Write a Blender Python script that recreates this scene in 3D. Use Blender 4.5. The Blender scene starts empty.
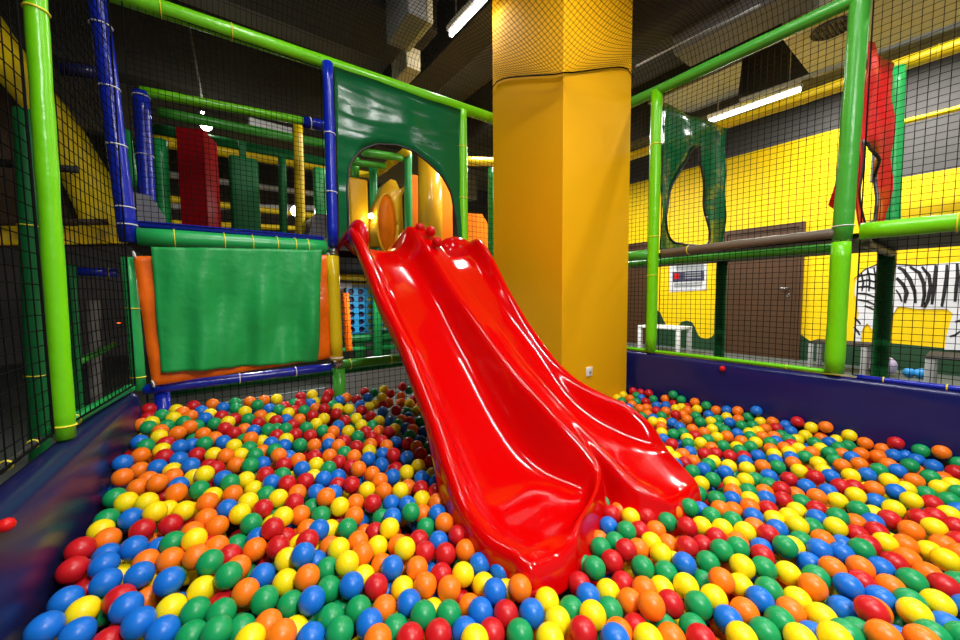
import bpy, bmesh, math, random
import numpy as np
from mathutils import Vector, Matrix
rnd = random.Random(5)
col = bpy.context.scene.collection
sc = bpy.context.scene

# ------------------------------------------------------------------ camera model
F = 370.0; YAW = math.radians(36.6); PIT = math.radians(3.7); ROLL = math.radians(0.5); CZ = 0.85
fw = np.array([math.sin(YAW)*math.cos(PIT), math.cos(YAW)*math.cos(PIT), -math.sin(PIT)])
r0 = np.array([math.cos(YAW), -math.sin(YAW), 0.0]); u0 = np.cross(r0, fw)
RI = math.cos(ROLL)*r0 - math.sin(ROLL)*u0
UP = math.sin(ROLL)*r0 + math.cos(ROLL)*u0
CAM = np.array([0, 0, CZ])
def ray(x, y): return fw + RI*(x-480)/F - UP*(y-320)/F
# a sight line met with a real plane of the place: y = const, x = const, z = const
def py(x, y, Y): r = ray(x, y); return CAM + r*(Y/r[1])
def px(x, y, X): r = ray(x, y); return CAM + r*(X/r[0])
def pz(x, y, Z): r = ray(x, y); return CAM + r*((Z-CZ)/r[2])

cam = bpy.data.cameras.new('camera'); co = bpy.data.objects.new('camera', cam); col.objects.link(co)
cam.sensor_width = 36; cam.lens = F/960*36; cam.clip_start = 0.02
M = Matrix(((RI[0], UP[0], -fw[0], 0), (RI[1], UP[1], -fw[1], 0), (RI[2], UP[2], -fw[2], CZ), (0, 0, 0, 1)))
co.matrix_world = M
sc.camera = co

# ------------------------------------------------------------------ materials
def mat(name, c, rough=.4, spec=.5, bump=0, bscale=8, bdist=.01, var=0, vscale=5, metal=0, emit=0, coat=0, trans=0, detail=3, stretch=None):
    m = bpy.data.materials.new(name); m.use_nodes = True
    nt = m.node_tree; b = nt.nodes['Principled BSDF']
    b.inputs['Base Color'].default_value = (*c, 1); b.inputs['Roughness'].default_value = rough
    b.inputs['Specular IOR Level'].default_value = spec; b.inputs['Metallic'].default_value = metal
    if coat: b.inputs['Coat Weight'].default_value = coat; b.inputs['Coat Roughness'].default_value = .04
    if emit:
        b.inputs['Emission Color'].default_value = (*c, 1); b.inputs['Emission Strength'].default_value = emit
    tc = None
    if bump or var:
        tc = nt.nodes.new('ShaderNodeTexCoord'); src = tc.outputs['Object']
        if stretch:
            mp = nt.nodes.new('ShaderNodeMapping'); mp.inputs['Scale'].default_value = stretch
            nt.links.new(src, mp.inputs['Vector']); src = mp.outputs['Vector']
    if bump:
        n = nt.nodes.new('ShaderNodeTexNoise'); n.inputs['Scale'].default_value = bscale; n.inputs['Detail'].default_value = detail
        bp = nt.nodes.new('ShaderNodeBump'); bp.inputs['Strength'].default_value = bump; bp.inputs['Distance'].default_value = bdist
        nt.links.new(src, n.inputs['Vector']); nt.links.new(n.outputs['Fac'], bp.inputs['Height']); nt.links.new(bp.outputs['Normal'], b.inputs['Normal'])
    if var:
        n2 = nt.nodes.new('ShaderNodeTexNoise'); n2.inputs['Scale'].default_value = vscale; n2.inputs['Detail'].default_value = 4
        mx = nt.nodes.new('ShaderNodeMixRGB'); mx.inputs[1].default_value = (*c, 1)
        mx.inputs[2].default_value = (*[v*(1-var) for v in c], 1)
        nt.links.new(src, n2.inputs['Vector']); nt.links.new(n2.outputs['Fac'], mx.inputs[0]); nt.links.new(mx.outputs[0], b.inputs['Base Color'])
    return m

MT = {}
def K(k, *a, **w): MT[k] = mat(k, *a, **w); return MT[k]
K('lime', (.17, .66, .004), .28, bump=.5, bscale=14, bdist=.008)
K('leaf', (.06, .38, .035), .28, bump=.5, bscale=14, bdist=.008)
K('jade', (.02, .40, .09), .3, bump=.4, bscale=14, bdist=.008)
K('deep_green', (.006, .13, .03), .45, spec=.2, bump=.4, bscale=10, bdist=.008)
K('tarp_green', (.003, .105, .03), .2, spec=.22, bump=.6, bscale=3.0, bdist=.05, detail=1.5, stretch=(.45, 1, 2.2))
K('cloth_green', (.016, .36, .075), .42, bump=.5, bscale=6, bdist=.03, spec=.4)
K('orange_vinyl', (1.0, .17, .006), .25, bump=.7, bscale=7, bdist=.02)
K('blue_vinyl', (.004, .02, .42), .25, bump=.6, bscale=18, bdist=.006)
K('navy_wall', (.008, .010, .10), .26, bump=.15, bscale=3, bdist=.02, spec=.45)
K('navy_left', (.010, .012, .07), .3, bump=.15, bscale=3, bdist=.02, spec=.4)
K('yellow_vinyl', (.85, .60, .008), .3, bump=.4, bscale=10, bdist=.01)
K('column_paint', (.84, .41, .002), .6, bump=.12, bscale=60, bdist=.002, spec=.12)
K('slide_red', (.56, .0006, .001), .09, spec=.36)
K('red_vinyl', (.68, .008, .008), .38, spec=.3, bump=.5, bscale=5, bdist=.03)
K('block_red', (.30, .002, .006), .45, spec=.2, bump=.2)
K('white_tie', (.85, .85, .82), .4)
K('yellow_tie', (.9, .75, .03), .4)
K('net_black', (.006, .006, .006), .95, spec=.05)
K('rope_dark', (.03, .03, .025), .8)
K('edge_black', (.006, .006, .006), .5)
K('gray_tube', (.13, .10, .065), .5, bump=.5, bscale=30, bdist=.006)
K('deck_dark', (.005, .005, .005), .7)
K('white_paint', (.8, .8, .78), .4)
K('mat_gray', (.16, .16, .18), .6)
K('door_brown', (.085, .036, .010), .5, var=.35, vscale=6, stretch=(1, 1, .15))
K('steel', (.5, .5, .5), .3, metal=1)
K('leg_gray', (.45, .45, .45), .5)
K('hall_floor', (.13, .15, .13), .45, var=.25, vscale=2)
K('pit_mat', (.02, .02, .05), .7)
K('ceil_dark', (.26, .24, .20), .9, var=.4, vscale=1.5)
K('duct_dark', (.045, .04, .03), .7)
K('duct_beige', (.62, .56, .36), .6)
K('baffle', (.30, .30, .28), .7, var=.3, vscale=10)
K('wall_dark', (.10, .095, .09), .85, var=.25, vscale=2)
K('wall_yellow', (1.0, .66, .001), .55, spec=.3)
K('grass_green', (.012, .06, .02), .6)
K('zebra_white', (.82, .82, .84), .6)
K('zebra_black', (.012, .01, .01), .6)
K('brown_board', (.06, .03, .008), .7, var=.3, vscale=4)
K('hood_yellow', (.92, .50, .02), .25, coat=.3)
K('hood_orange', (1.0, .24, .003), .4, spec=.2)
K('orange_mesh', (.85, .19, .003), .6, spec=.1)
K('pad_amber', (.85, .45, .005), .35, spec=.25, bump=.3)
K('game_blue', (.02, .30, .62), .35)
K('game_dark', (.03, .01, .06), .5)
K('game_lime', (.45, .62, .10), .5)
K('lamp_white', (1, 1, 1), .3, emit=6)
K('bulb_white', (1, .97, .9), .3, emit=25)
K('spot_orange', (1, .35, .08), .5, emit=2.5)
K('poster_white', (.75, .76, .78), .4)
K('poster_dark', (.05, .05, .09), .4)
K('poster_gray', (.32, .35, .36), .4)
K('lilac', (.62, .52, .80), .4)
K('toy_blue', (.03, .30, .70), .4)
BALLC = {'R': (.55, .008, .012), 'O': (.92, .19, .006), 'Y': (.95, .72, .004), 'G': (.006, .30, .085), 'B': (.006, .15, .60)}
for k, c in BALLC.items(): K('ball_'+k, c, .36, spec=.4)

# ------------------------------------------------------------------ helpers
def link(name, vs, fs, m, parent=None, org=(0, 0, 0), smooth=True, mods=()):
    me = bpy.data.meshes.new(name)
    vs = np.asarray(vs, float) - np.asarray(org, float)
    me.from_pydata([tuple(v) for v in vs], [], [tuple(int(i) for i in f) for f in fs])
    if isinstance(m, str): me.materials.append(MT[m])
    else:
        for k in m: me.materials.append(MT[k])
    me.update()
    if smooth: me.polygons.foreach_set('use_smooth', [True]*len(me.polygons))
    o = bpy.data.objects.new(name, me); col.objects.link(o)
    if parent is not None: o.parent = parent
    else: o.location = org
    return o
def tag(o, label, cat, group=None):
    o['label'] = label; o['category'] = cat
    if group: o['group'] = group
    return o
class Thing:
    def __init__(s, name, label, cat, org, group=None):
        s.org = np.asarray(org, float)
        s.o = bpy.data.objects.new(name, None); s.o.empty_display_size = .1
        col.objects.link(s.o); s.o.location = s.org; tag(s.o, label, cat, group)
    def part(s, name, g, m, smooth=True, parent=None, label=None):
        o = link(name, g[0], g[1], m, parent or s.o, s.org, smooth)
        if label: o['label'] = label
        return o
def single(name, label, cat, g, m, smooth=True, group=None, org=None):
    vs = np.asarray(g[0], float)
    if org is None: org = (vs.min(0)+vs.max(0))/2*np.array([1, 1, 0]) + np.array([0, 0, vs[:, 2].min()])
    return tag(link(name, vs, g[1], m, None, org, smooth), label, cat, group)
def structure(name, g, m, smooth=False):
    o = link(name, g[0], g[1], m, None, (0, 0, 0), smooth); o['kind'] = 'structure'; return o
def join(*gs):
    V = []; Fc = []
    for v, f in gs:
        n = len(V); V.extend([tuple(p) for p in v]); Fc.extend([tuple(i+n for i in q) for q in f])
    return V, Fc
def tube(pts, r, n=14, caps=True, jit=0.0, seg=None, seed=1):
    pts = [np.asarray(p, float) for p in pts]
    if seg:
        out = []
        for a, b in zip(pts[:-1], pts[1:]):
            k = max(1, int(np.linalg.norm(b-a)/seg))
            out += [a+(b-a)*i/k for i in range(k)]
        pts = out+[pts[-1]]
    N = len(pts); rs = np.full(N, r) if np.isscalar(r) else np.asarray(r, float)
    if jit:
        q = random.Random(seed); rs = rs*np.array([1+q.uniform(-jit, jit) for _ in range(N)])
    V = []; Fc = []; nrm = None
    for i in range(N):
        t = pts[min(i+1, N-1)]-pts[max(i-1, 0)]; t = t/np.linalg.norm(t)
        if nrm is None:
            a = np.array([0, 0, 1.]) if abs(t[2]) < .9 else np.array([1., 0, 0]); nrm = np.cross(t, a)
        nrm = nrm - t*(nrm@t); nrm /= np.linalg.norm(nrm); bn = np.cross(t, nrm)
        for k in range(n):
            an = 2*math.pi*k/n
            V.append(pts[i]+rs[i]*(math.cos(an)*nrm+math.sin(an)*bn))
    for i in range(N-1):
        for k in range(n):
            Fc.append((i*n+k, i*n+(k+1) % n, (i+1)*n+(k+1) % n, (i+1)*n+k))
    if caps:
        Fc.append(tuple(reversed(range(n)))); Fc.append(tuple((N-1)*n+k for k in range(n)))
    return V, Fc
def ring(c, axis, R, r, n=20, m=6):
    axis = np.asarray(axis, float)/np.linalg.norm(axis)
    a = np.array([0, 0, 1.]) if abs(axis[2]) < .9 else np.array([1., 0, 0])
    u = np.cross(axis, a); u /= np.linalg.norm(u); v = np.cross(axis, u)
    V = []; Fc = []
    for i in range(n):
        t = 2*math.pi*i/n; d = math.cos(t)*u+math.sin(t)*v
        for k in range(m):
            s = 2*math.pi*k/m; V.append(np.asarray(c)+d*(R+r*math.cos(s))+axis*r*math.sin(s))
    for i in range(n):
        for k in range(m): Fc.append((i*m+k, i*m+(k+1) % m, ((i+1) % n)*m+(k+1) % m, ((i+1) % n)*m+k))
    return V, Fc
def box(lo, hi, bev=0, seg=2):
    lo = np.minimum(lo, hi)*1.0 if False else np.array([min(a, b) for a, b in zip(lo, hi)]); hi = np.array([max(a, b) for a, b in zip(hi, lo)]) if False else np.asarray(hi, float)
    bm = bmesh.new(); bmesh.ops.create_cube(bm, size=1)
    lo2 = np.minimum(lo, hi); hi2 = np.maximum(lo, hi)
    for v in bm.verts: v.co = Vector([(lo2[i]+hi2[i])/2+v.co[i]*(hi2[i]-lo2[i]) for i in range(3)])
    if bev: bmesh.ops.bevel(bm, geom=bm.edges[:], offset=bev, segments=seg, affect='EDGES', profile=.5)
    bm.verts.index_update(); g = ([tuple(v.co) for v in bm.verts], [tuple(v.index for v in f.verts) for f in bm.faces]); bm.free(); return g
def ico(c, r, sub=3, scale=(1, 1, 1)):
    bm = bmesh.new(); bmesh.ops.create_icosphere(bm, subdivisions=sub, radius=1)
    g = ([tuple(np.asarray(c)+np.asarray(v.co)*r*np.asarray(scale)) for v in bm.verts], [tuple(v.index for v in f.verts) for f in bm.faces]); bm.free(); return g
def slab(poly, nrm, t):
    """prism of a planar polygon (list of 3d points), thickness t along nrm; triangulated for concave outlines"""
    bm = bmesh.new(); nrm = np.asarray(nrm, float)
    vs = [bm.verts.new(Vector(p)) for p in poly]; f = bm.faces.new(vs)
    r = bmesh.ops.extrude_face_region(bm, geom=[f])
    for e in r['geom']:
        if isinstance(e, bmesh.types.BMVert): e.co += Vector(nrm*t)
    bmesh.ops.triangulate(bm, faces=[q for q in bm.faces if len(q.verts) > 4])
    bmesh.ops.recalc_face_normals(bm, faces=bm.faces[:])
    bm.verts.index_update(); g = ([tuple(v.co) for v in bm.verts], [tuple(v.index for v in q.verts) for q in bm.faces]); bm.free(); return g
def ray_poly(c, ang, poly, closed):
    d = (math.cos(ang), math.sin(ang)); best = None; n = len(poly)
    for i in range(n if closed else n-1):
        a = poly[i]; b = poly[(i+1) % n]; ex, ey = b[0]-a[0], b[1]-a[1]
        det = d[0]*(-ey)+ex*d[1]
        if abs(det) < 1e-9: continue
        ax, ay = a[0]-c[0], a[1]-c[1]
        t = (ax*(-ey)+ex*ay)/det; s = (d[0]*ay-d[1]*ax)/det
        if t > 1e-6 and -1e-6 <= s <= 1+1e-6 and (best is None or t < best): best = t
    return best
def radial_strip(c, inner, outer, a0, a1, n, to3, k=5, thick=.01, nrm=(0, 1, 0), wr=0.0, seed=3):
    """sheet between an inner opening and an outer outline, both in 2d; to3 maps (u,v) to the place"""
    closed = abs(a1-a0) > 6.28; q = random.Random(seed); ph = [q.uniform(0, 6) for _ in range(6)]
    angs = [a0+(a1-a0)*i/n for i in range(n if closed else n+1)]
    for p in outer:
        a = math.atan2(p[1]-c[1], p[0]-c[0])
        while a < min(a0, a1): a += 2*math.pi
        if min(a0, a1) <= a <= max(a0, a1): angs.append(a)
    angs = sorted(set(round(a, 5) for a in angs))
    V = []; rows = []; edge = []
    nrm = np.asarray(nrm, float)
    for a in angs:
        ti = ray_poly(c, a, inner, True); to = ray_poly(c, a, outer, True)
        if ti is None or to is None: continue
        row = []
        for j in range(k+1):
            t = ti+(to-ti)*j/k; u = c[0]+math.cos(a)*t; v = c[1]+math.sin(a)*t
            w = wr*(math.sin(u*9+v*5+ph[0])+.7*math.sin(v*13-u*6+ph[1])+.5*math.sin(u*21+ph[2]))
            row.append(to3(u, v)+nrm*w)
        rows.append(row); edge.append(row[0])
    N = len(rows); base = 0
    for s in (0, 1):
        for row in rows:
            for p in row: V.append(p+nrm*thick*s)
    W = k+1; tot = N*W; Fc = []
    for i in range(N if closed else N-1):
        i2 = (i+1) % N
        for j in range(k):
            a, b, d, e = i*W+j, i*W+j+1, i2*W+j+1, i2*W+j
            Fc.append((a, b, d, e)); Fc.append((tot+a, tot+e, tot+d, tot+b))
        for j in (0, k): Fc.append((i*W+j, i2*W+j, tot+i2*W+j, tot+i*W+j))
    return (V, Fc), edge
def strands(lines, r=.0014, n=3):
    return join(*[tube(l, r, n, caps=False) for l in lines])
def net(name, label, a, b, z0, z1, cell=.045, m='net_black', r=.0021, sag=.01, zb0=None, zb1=None, group=None, seed=2):
    """upright knotted net from ground point a to b; z0..z1 at a and zb0..zb1 at b"""
    a = np.array([*a, 0.]); b = np.array([*b, 0.]); L = np.linalg.norm(b-a); d = (b-a)/L; nr = np.array([-d[1], d[0], 0])
    zb0 = z0 if zb0 is None else zb0; zb1 = z1 if zb1 is None else zb1
    q = random.Random(seed); ph = [q.uniform(0, 6) for _ in range(4)]
    def P(u, v):
        w = sag*(math.sin(3.1*u+ph[0])*math.sin(3.1*v)+.5*math.sin(7*u*L+ph[1])*math.sin(6*v+ph[2]))*min(1, 6*u, 6*(1-u), 6*v, 6*(1-v))
        zz = (z0+(zb0-z0)*u)*(1-v)+(z1+(zb1-z1)*u)*v
        p = a+d*(L*u)+nr*w; p[2] = zz+.3*w; return p
    H = max(z1-z0, zb1-zb0); nu = max(2, round(L/cell)); nv = max(2, round(H/cell)); s = 14
    lines = [[P(i/nu, j/s) for j in range(s+1)] for i in range(nu+1)]+[[P(j/s, i/nv) for j in range(s+1)] for i in range(nv+1)]
    g = strands(lines, r)
    bord = [P(0, j/s) for j in range(s+1)], [P(1, j/s) for j in range(s+1)], [P(j/s, 0) for j in range(s+1)], [P(j/s, 1) for j in range(s+1)]
    g2 = strands(bord, r*2, 5)
    t = Thing(name, label, 'net', (a+b)/2+np.array([0, 0, min(z0, zb0)]), group)
    t.part('mesh', g, m); t.part('border_rope', g2, m)
    return t
def padded(name, label, cat, p0, p1, r, m, ties=(), tm='yellow_tie', jit=.03, group=None, seed=1, seg=.12, dome=False):
    """steel pipe in a foam sleeve: sleeve plus the cable ties round it"""
    p0 = np.asarray(p0, float); p1 = np.asarray(p1, float)
    org = p0 if p0[2] <= p1[2] else p1
    t = Thing(name, label, cat, org, group)
    t.part('foam_sleeve', tube([p0, p1], r, 16, True, jit, seg, seed), m)
    for k in ties:
        c = p0+(p1-p0)*k; t.part('cable_tie', ring(c, p1-p0+np.array([.04, .03, .02])*np.linalg.norm(p1-p0), r*1.04, .0035), tm)
    return t

# ------------------------------------------------------------------ room shell
FZ = -.15; CZL = 4.0; WX = 7.15
structure('floor', box((-3.5, -3, FZ-.1), (WX+.3, 9.3, FZ)), 'hall_floor')
structure('ceiling', box((-3.5, -3, CZL), (WX+.3, 9.3, CZL+.1)), 'ceil_dark')
structure('wall_back', box((-3.5, 9.0, FZ), (WX+.3, 9.2, CZL)), 'wall_dark')
structure('wall_left', box((-3.5, -3, FZ), (-3.3, 9.0, CZL)), 'wall_dark')
# right wall with its painted bands: grass, yellow, bare dark concrete
def gtop(Y):
    def q(x, y): p = px(x, y, WX); return (p[1], p[2])
    pts = sorted([q(655, 309), q(660, 312), q(663, 319), q(666, 325), q(672, 327), q(679, 325), q(682, 321.5), q(687, 320.5), q(692, 322), q(695, 327), q(697.5, 334), q(701, 338), q(706, 339), q(711, 337.5), q(714, 334), q(722, 331), q(790, 333), q(795, 333), q(801, 334.5), q(806, 338), q(810, 341), q(831, 340.6), q(890, 343), q(944, 348), q(980, 352)])
    return float(np.interp(Y, [p[0] for p in pts], [p[1] for p in pts]))
def wall_right():
    ys = sorted(set([-3.0, 9.0]+[round(v, 3) for v in np.arange(-1, 5.6, .03)]+[.93, .9301]))
    V = []; Fc = []; mi = []
    for Y in ys:
        top = 3.12 if Y > .93 else 2.3
        if Y > 4.4: top = 2.9
        for z in (FZ, max(FZ+.01, gtop(Y)), top, CZL): V.append((WX, Y, z))
    for i in range(len(ys)-1):
        for j in range(3): Fc.append((i*4+j, i*4+j+1, (i+1)*4+j+1, (i+1)*4+j)); mi.append((0, 1, 2)[j])
    o = structure('wall_right', (V, Fc), ['grass_green', 'wall_yellow', 'wall_dark'])
    for p, k in zip(o.data.polygons, mi): p.material_index = k
    md = o.modifiers.new('thick', 'SOLIDIFY'); md.thickness = .2; md.offset = -1
wall_right()
# doors of the right wall
def door(n, ya, yb, zt, handle):
    o = structure('door_%d' % n, box((WX-.05, ya, FZ), (WX-.012, yb, zt), .006), 'door_brown')
    fr = join(box((WX-.07, ya-.07, FZ), (WX-.012, ya-.005, zt+.07)), box((WX-.07, yb+.005, FZ), (WX-.012, yb+.07, zt+.07)), box((WX-.07, ya-.005, zt+.005), (WX-.012, yb+.005, zt+.07)))
    f = link('door_frame', fr[0], fr[1], 'door_brown', o, smooth=False)
    if handle is not None:
        h = join(tube([(WX-.05, handle, .93), (WX-.1, handle, .93), (WX-.1, handle+.12, .93)], .011, 8), ring((WX-.055, handle, .82), (1, 0, 0), .018, .006, 12, 5))
        link('door_handle', h[0], h[1], 'steel', o)
door(1, 1.63, 2.56, 1.83, 1.72)
door(2, 3.85, 4.75, 1.83, None)

# zebra painted on the yellow wall
def zq(x, y): p = px(830+x/3.76, 230+y/3.76, WX-.012); return p
zb = Thing('zebra_mural', 'black and white striped zebra painted on the yellow wall, right edge', 'mural', px(900, 300, WX-.012))
body = [(92, 240), (95, 200), (110, 165), (140, 140), (180, 130), (250, 128), (330, 133), (400, 127), (480, 120), (560, 118), (640, 130), (700, 170), (715, 230), (712, 330), (700, 452), (640, 452), (640, 350), (600, 310), (520, 320), (505, 452), (430, 450), (440, 390), (462, 315), (440, 297), (330, 297), (255, 287), (235, 320), (215, 420), (190, 445), (176, 410), (160, 375), (140, 350), (122, 372), (115, 420), (92, 420), (88, 370), (108, 320), (104, 275)]
zb.part('zebra_body', slab([zq(*p) for p in body], (1, 0, 0), .004), 'zebra_white', False)
def brush(pts, w0, w1):
    out = []; n = len(pts); L = []; R = []
    for i, (x, y) in enumerate(pts):
        a = pts[max(0, i-1)]; b = pts[min(n-1, i+1)]; dx, dy = b[0]-a[0], b[1]-a[1]; l = math.hypot(dx, dy); w = w0+(w1-w0)*i/(n-1)
        w = w*(.4+.6*math.sin(math.pi*(i+.6)/(n+.2)))
        L.append((x-dy/l*w, y+dx/l*w)); R.append((x+dy/l*w, y-dx/l*w))
    return L+R[::-1]
stripes = [[(255, 140), (275, 150), (300, 185), (318, 230), (322, 275)], [(300, 138), (335, 160), (352, 200), (355, 245), (345, 290)], [(345, 138), (372, 170), (378, 215), (368, 265), (355, 292)],
           [(398, 132), (395, 175), (390, 225), (383, 280)], [(440, 130), (438, 180), (430, 235), (420, 288)], [(478, 126), (480, 175), (474, 225), (470, 270)], [(520, 125), (530, 180), (525, 240)], [(570, 125), (585, 180), (575, 245)], [(620, 132), (640, 190), (630, 260)],
           [(250, 180), (275, 205), (290, 235), (280, 275)], [(248, 225), (262, 245), (270, 270)], [(105, 175), (150, 165), (185, 170)], [(103, 195), (145, 188), (182, 200)], [(100, 215), (140, 212), (180, 225)], [(100, 238), (135, 240), (175, 255)], [(105, 262), (140, 268), (170, 282)], [(118, 160), (125, 200), (120, 230)], [(142, 148), (150, 190), (146, 230)], [(165, 140), (172, 180), (170, 225)], [(130, 285), (150, 292), (165, 300)],
           [(92, 330), (108, 345), (115, 355)], [(90, 365), (104, 380), (112, 395)], [(200, 300), (215, 320), (222, 345)], [(450, 400), (470, 395), (490, 380)], [(470, 345), (490, 340), (505, 330)],
           [(90, 185), (130, 150), (180, 128), (240, 128), (330, 133), (400, 128)]]
def zs(p): q = zq(*p); q[0] -= .004; return q
for s in stripes:
    w = 4.0 if len(s) == 3 else (2.5 if len(s) == 6 else 8)
    zb.part('stripe', slab([zs(p) for p in brush(s, w, w)], (1, 0, 0), .003), 'zebra_black', False)

# poster on the right wall
pq = lambda x, y, d=0: px(x, y, WX-.012-d)
ps = Thing('poster', 'white printed poster on the yellow wall left of the brown door', 'poster', px(688, 278, WX-.012))
ps.part('sheet', slab([pq(669.5, 264), pq(706.5, 262), pq(706.5, 290), pq(669.5, 292)], (1, 0, 0), .006), 'poster_white', False)
ps.part('banner', slab([pq(672.5, 272, .008), pq(704, 270.5, .008), pq(704, 280.5, .008), pq(672.5, 282, .008)], (1, 0, 0), .004), 'poster_dark', False)
ps.part('photo_strip', slab([pq(676, 265, .008), pq(704, 264, .008), pq(704, 269.5, .008), pq(676, 270.5, .008)], (1, 0, 0), .004), 'poster_gray', False)
ps.part('picture', slab([pq(674.5, 273.5, .013), pq(678.5, 273.3, .013), pq(678.5, 279, .013), pq(674.5, 279.2, .013)], (1, 0, 0), .003), 'red_vinyl', False, label='small red picture')
ps.part('text_block', join(*[slab([pq(685, 272.6+i*2.4, .013), pq(701, 272+i*2.4, .013), pq(701, 273+i*2.4, .013), pq(685, 273.6+i*2.4, .013)], (1, 0, 0), .003) for i in range(3)]+[slab([pq(674, 283.5+i*2.4, .013), pq(702, 282+i*2.4, .013), pq(702, 283.1+i*2.4, .013), pq(674, 284.6+i*2.4, .013)], (1, 0, 0), .003) for i in range(2)]), 'poster_gray', False)

# stool, tables beyond the right net
def stool(label, x0, x1, y0, y1, zt, m, name='stool', cat='stool', leg=.035, topm=None, topt=.04):
    t = Thing(name, label, cat, ((x0+x1)/2, (y0+y1)/2, FZ))
    t.part('seat' if name == 'stool' else 'tabletop', box((x0, y0, zt-topt), (x1, y1, zt), .008), topm or m)
    for x in (x0+leg/2+.005, x1-leg/2-.005):
        for y in (y0+leg/2+.005, y1-leg/2-.005):
            t.part('leg', box((x-leg/2, y-leg/2, FZ), (x+leg/2, y+leg/2, zt-topt), .004), m)
    return t
a = px(645, 325, 6.35); b = px(687, 325, 6.35)
stool('white square stool standing by the wall left of the dark green post', 6.1, 6.55, b[1], a[1], a[2]+.01, 'white_paint', leg=.06)
stool('grey-legged table by the wall just right of the brown door', 6.3, 6.8, px(868, 340, 6.3)[1], px(808, 340, 6.3)[1], .22, 'leg_gray', name='table', cat='table', leg=.05, topm='deck_dark', topt=.02)
stool('grey-legged table under the zebra at the right edge', 5.4, 5.95, px(1010, 350, 5.4)[1], px(925, 348, 5.4)[1], .25, 'leg_gray', name='table', cat='table', leg=.06, topm='deck_dark', topt=.02)
single('balloon', 'lilac ball lying behind the dark green post on the right', 'ball', ico(pz(883, 365.5, FZ+.12), .12), 'lilac')
tb = pz(917, 373, FZ+.06); tb[2] = FZ
single('toy', 'small bright blue toy on the floor beyond the right pit wall', 'toy', join(ico(tb+np.array([0, -.03, .06]), .06), ico(tb+np.array([0, .06, .055]), .055)), 'toy_blue')

# ------------------------------------------------------------------ column
CX0, CX1, CY0, CY1 = 2.086, 2.925, 1.80, 2.60
cb = Thing('column', 'thick square yellow painted column behind the red slide', 'column', ((CX0+CX1)/2, (CY0+CY1)/2, FZ))
cb.part('shaft', box((CX0, CY0, FZ), (CX1, CY1, CZL), .006, 1), 'column_paint', False)
so = py(588.5, 371.5, CY0)
sk = cb.part('wall_socket', box((so[0]-.035, CY0-.012, so[2]-.036), (so[0]+.035, CY0, so[2]+.036), .004), 'white_paint', label='white square wall socket')
cb.part('socket_hole', tube([(so[0]+.006, CY0-.013, so[2]), (so[0]+.006, CY0-.0121, so[2])], .016, 16), 'leg_gray', parent=sk)

# ------------------------------------------------------------------ ceiling services
def bar(name, label, cat, lo, hi, m, bev=.01): return single(name, label, cat, box(lo, hi, bev), m, False)
bar('air_duct', 'broad dark duct running along the ceiling over the back of the pit', 'duct', (-1.2, 3.2, 3.35), (1.9, 3.9, 4.0), 'duct_dark')
bar('air_duct', 'dark duct crossing the ceiling left of the column, lamp below it', 'duct', (2.15, 2.7, 3.45), (2.5, 7.5, 4.0), 'duct_dark')
bar('ceiling_beam', 'dark ceiling beam running over the right net towards the camera', 'beam', (3.5, -1.0, 3.35), (3.75, 6, 4.0), 'duct_dark')
bar('ceiling_beam', 'dark ceiling beam over the fluorescent tube on the right', 'beam', (5.4, -1.5, 3.2), (5.7, 6, 4.0), 'duct_dark')
bar('ceiling_beam', 'grey ceiling beam far behind the green arch', 'beam', (-2, 5.2, 3.1), (5.0, 5.45, 4.0), 'duct_dark')
bar('ceiling_beam', 'grey ceiling beam above the upper left net', 'beam', (-2, 6.8, 3.0), (5.0, 7.0, 4.0), 'ceil_dark')
dk = Thing('air_duct', 'pale beige square duct at the top right of the ceiling', 'duct', (4.6, .5, 3.25))
dk.part('casing', box((4.2, -.6, 3.1), (5.25, 1.15, 4.0), .015), 'duct_beige', False)
vc = pz(832, 28, 3.1)
dk.part('round_grille', join(ring((vc[0], vc[1], 3.09), (0, 0, 1), .13, .012), *[box((vc[0]-math.sqrt(.0155-(k*.03)**2), vc[1]+k*.03-.008, 3.08), (vc[0]+math.sqrt(.0155-(k*.03)**2), vc[1]+k*.03+.008, 3.098)) for k in range(-4, 5) if .0155-(k*.03)**2 > 0]), 'duct_dark', False, label='dark round slatted grille')
bar('air_duct', 'grey duct stub left of the big beige duct', 'duct', (3.78, .9, 3.2), (4.15, 1.9, 4.0), 'mat_gray')
single('ceiling_panel', 'pale grey ceiling panel above the green tarp, right of the column', 'panel', slab([pz(648, 104, 3.3), pz(742, 62, 3.3), pz(738, 96, 3.3), pz(690, 113, 3.3)], (0, 0, 1), .03), 'leg_gray', False)
for i, (x, y, lab) in enumerate([(385, 10, 'hanging pale sound baffle over the green arch'), (445, 0, 'hanging pale sound baffle nearest the ceiling lamp')]):
    if i: continue
    c = pz(398, 20, 3.2)
    b1 = Thing('sound_baffle', lab, 'baffle', (c[0], c[1], 3.05))
    b1.part('panel', box((c[0]-.06, c[1]-.32, 3.05), (c[0]+.10, c[1]+.12, 4.0), .01), 'baffle', False)
    b1.part('beige_face', box((c[0]+.105, c[1]-.32, 3.05), (c[0]+.16, c[1]+.12, 3.3), .01), 'duct_beige', False, label='pale beige face')
    c2 = pz(400, 62, 3.2)
    b1.part('lower_flap', box((c2[0]-.05, c2[1]-.25, 3.02), (c2[0]+.10, c2[1]+.10, 3.22), .01), 'duct_beige', False)
tb1 = tube([pz(500, 70, 3.0), pz(760, -20, 3.0)], .012, 8)
single('conduit_pipe', 'thin pale pipe crossing above the ceiling net at the right', 'pipe', tube([pz(636, 66, 2.95), pz(760, 5, 2.95)], .010, 8), 'baffle')
single('conduit_pipe', 'long grey pipe under the ceiling at the upper right', 'pipe', tube([pz(740, 100, 2.95)*1.0, pz(1000, 10, 2.95)], .022, 8), 'baffle')
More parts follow.
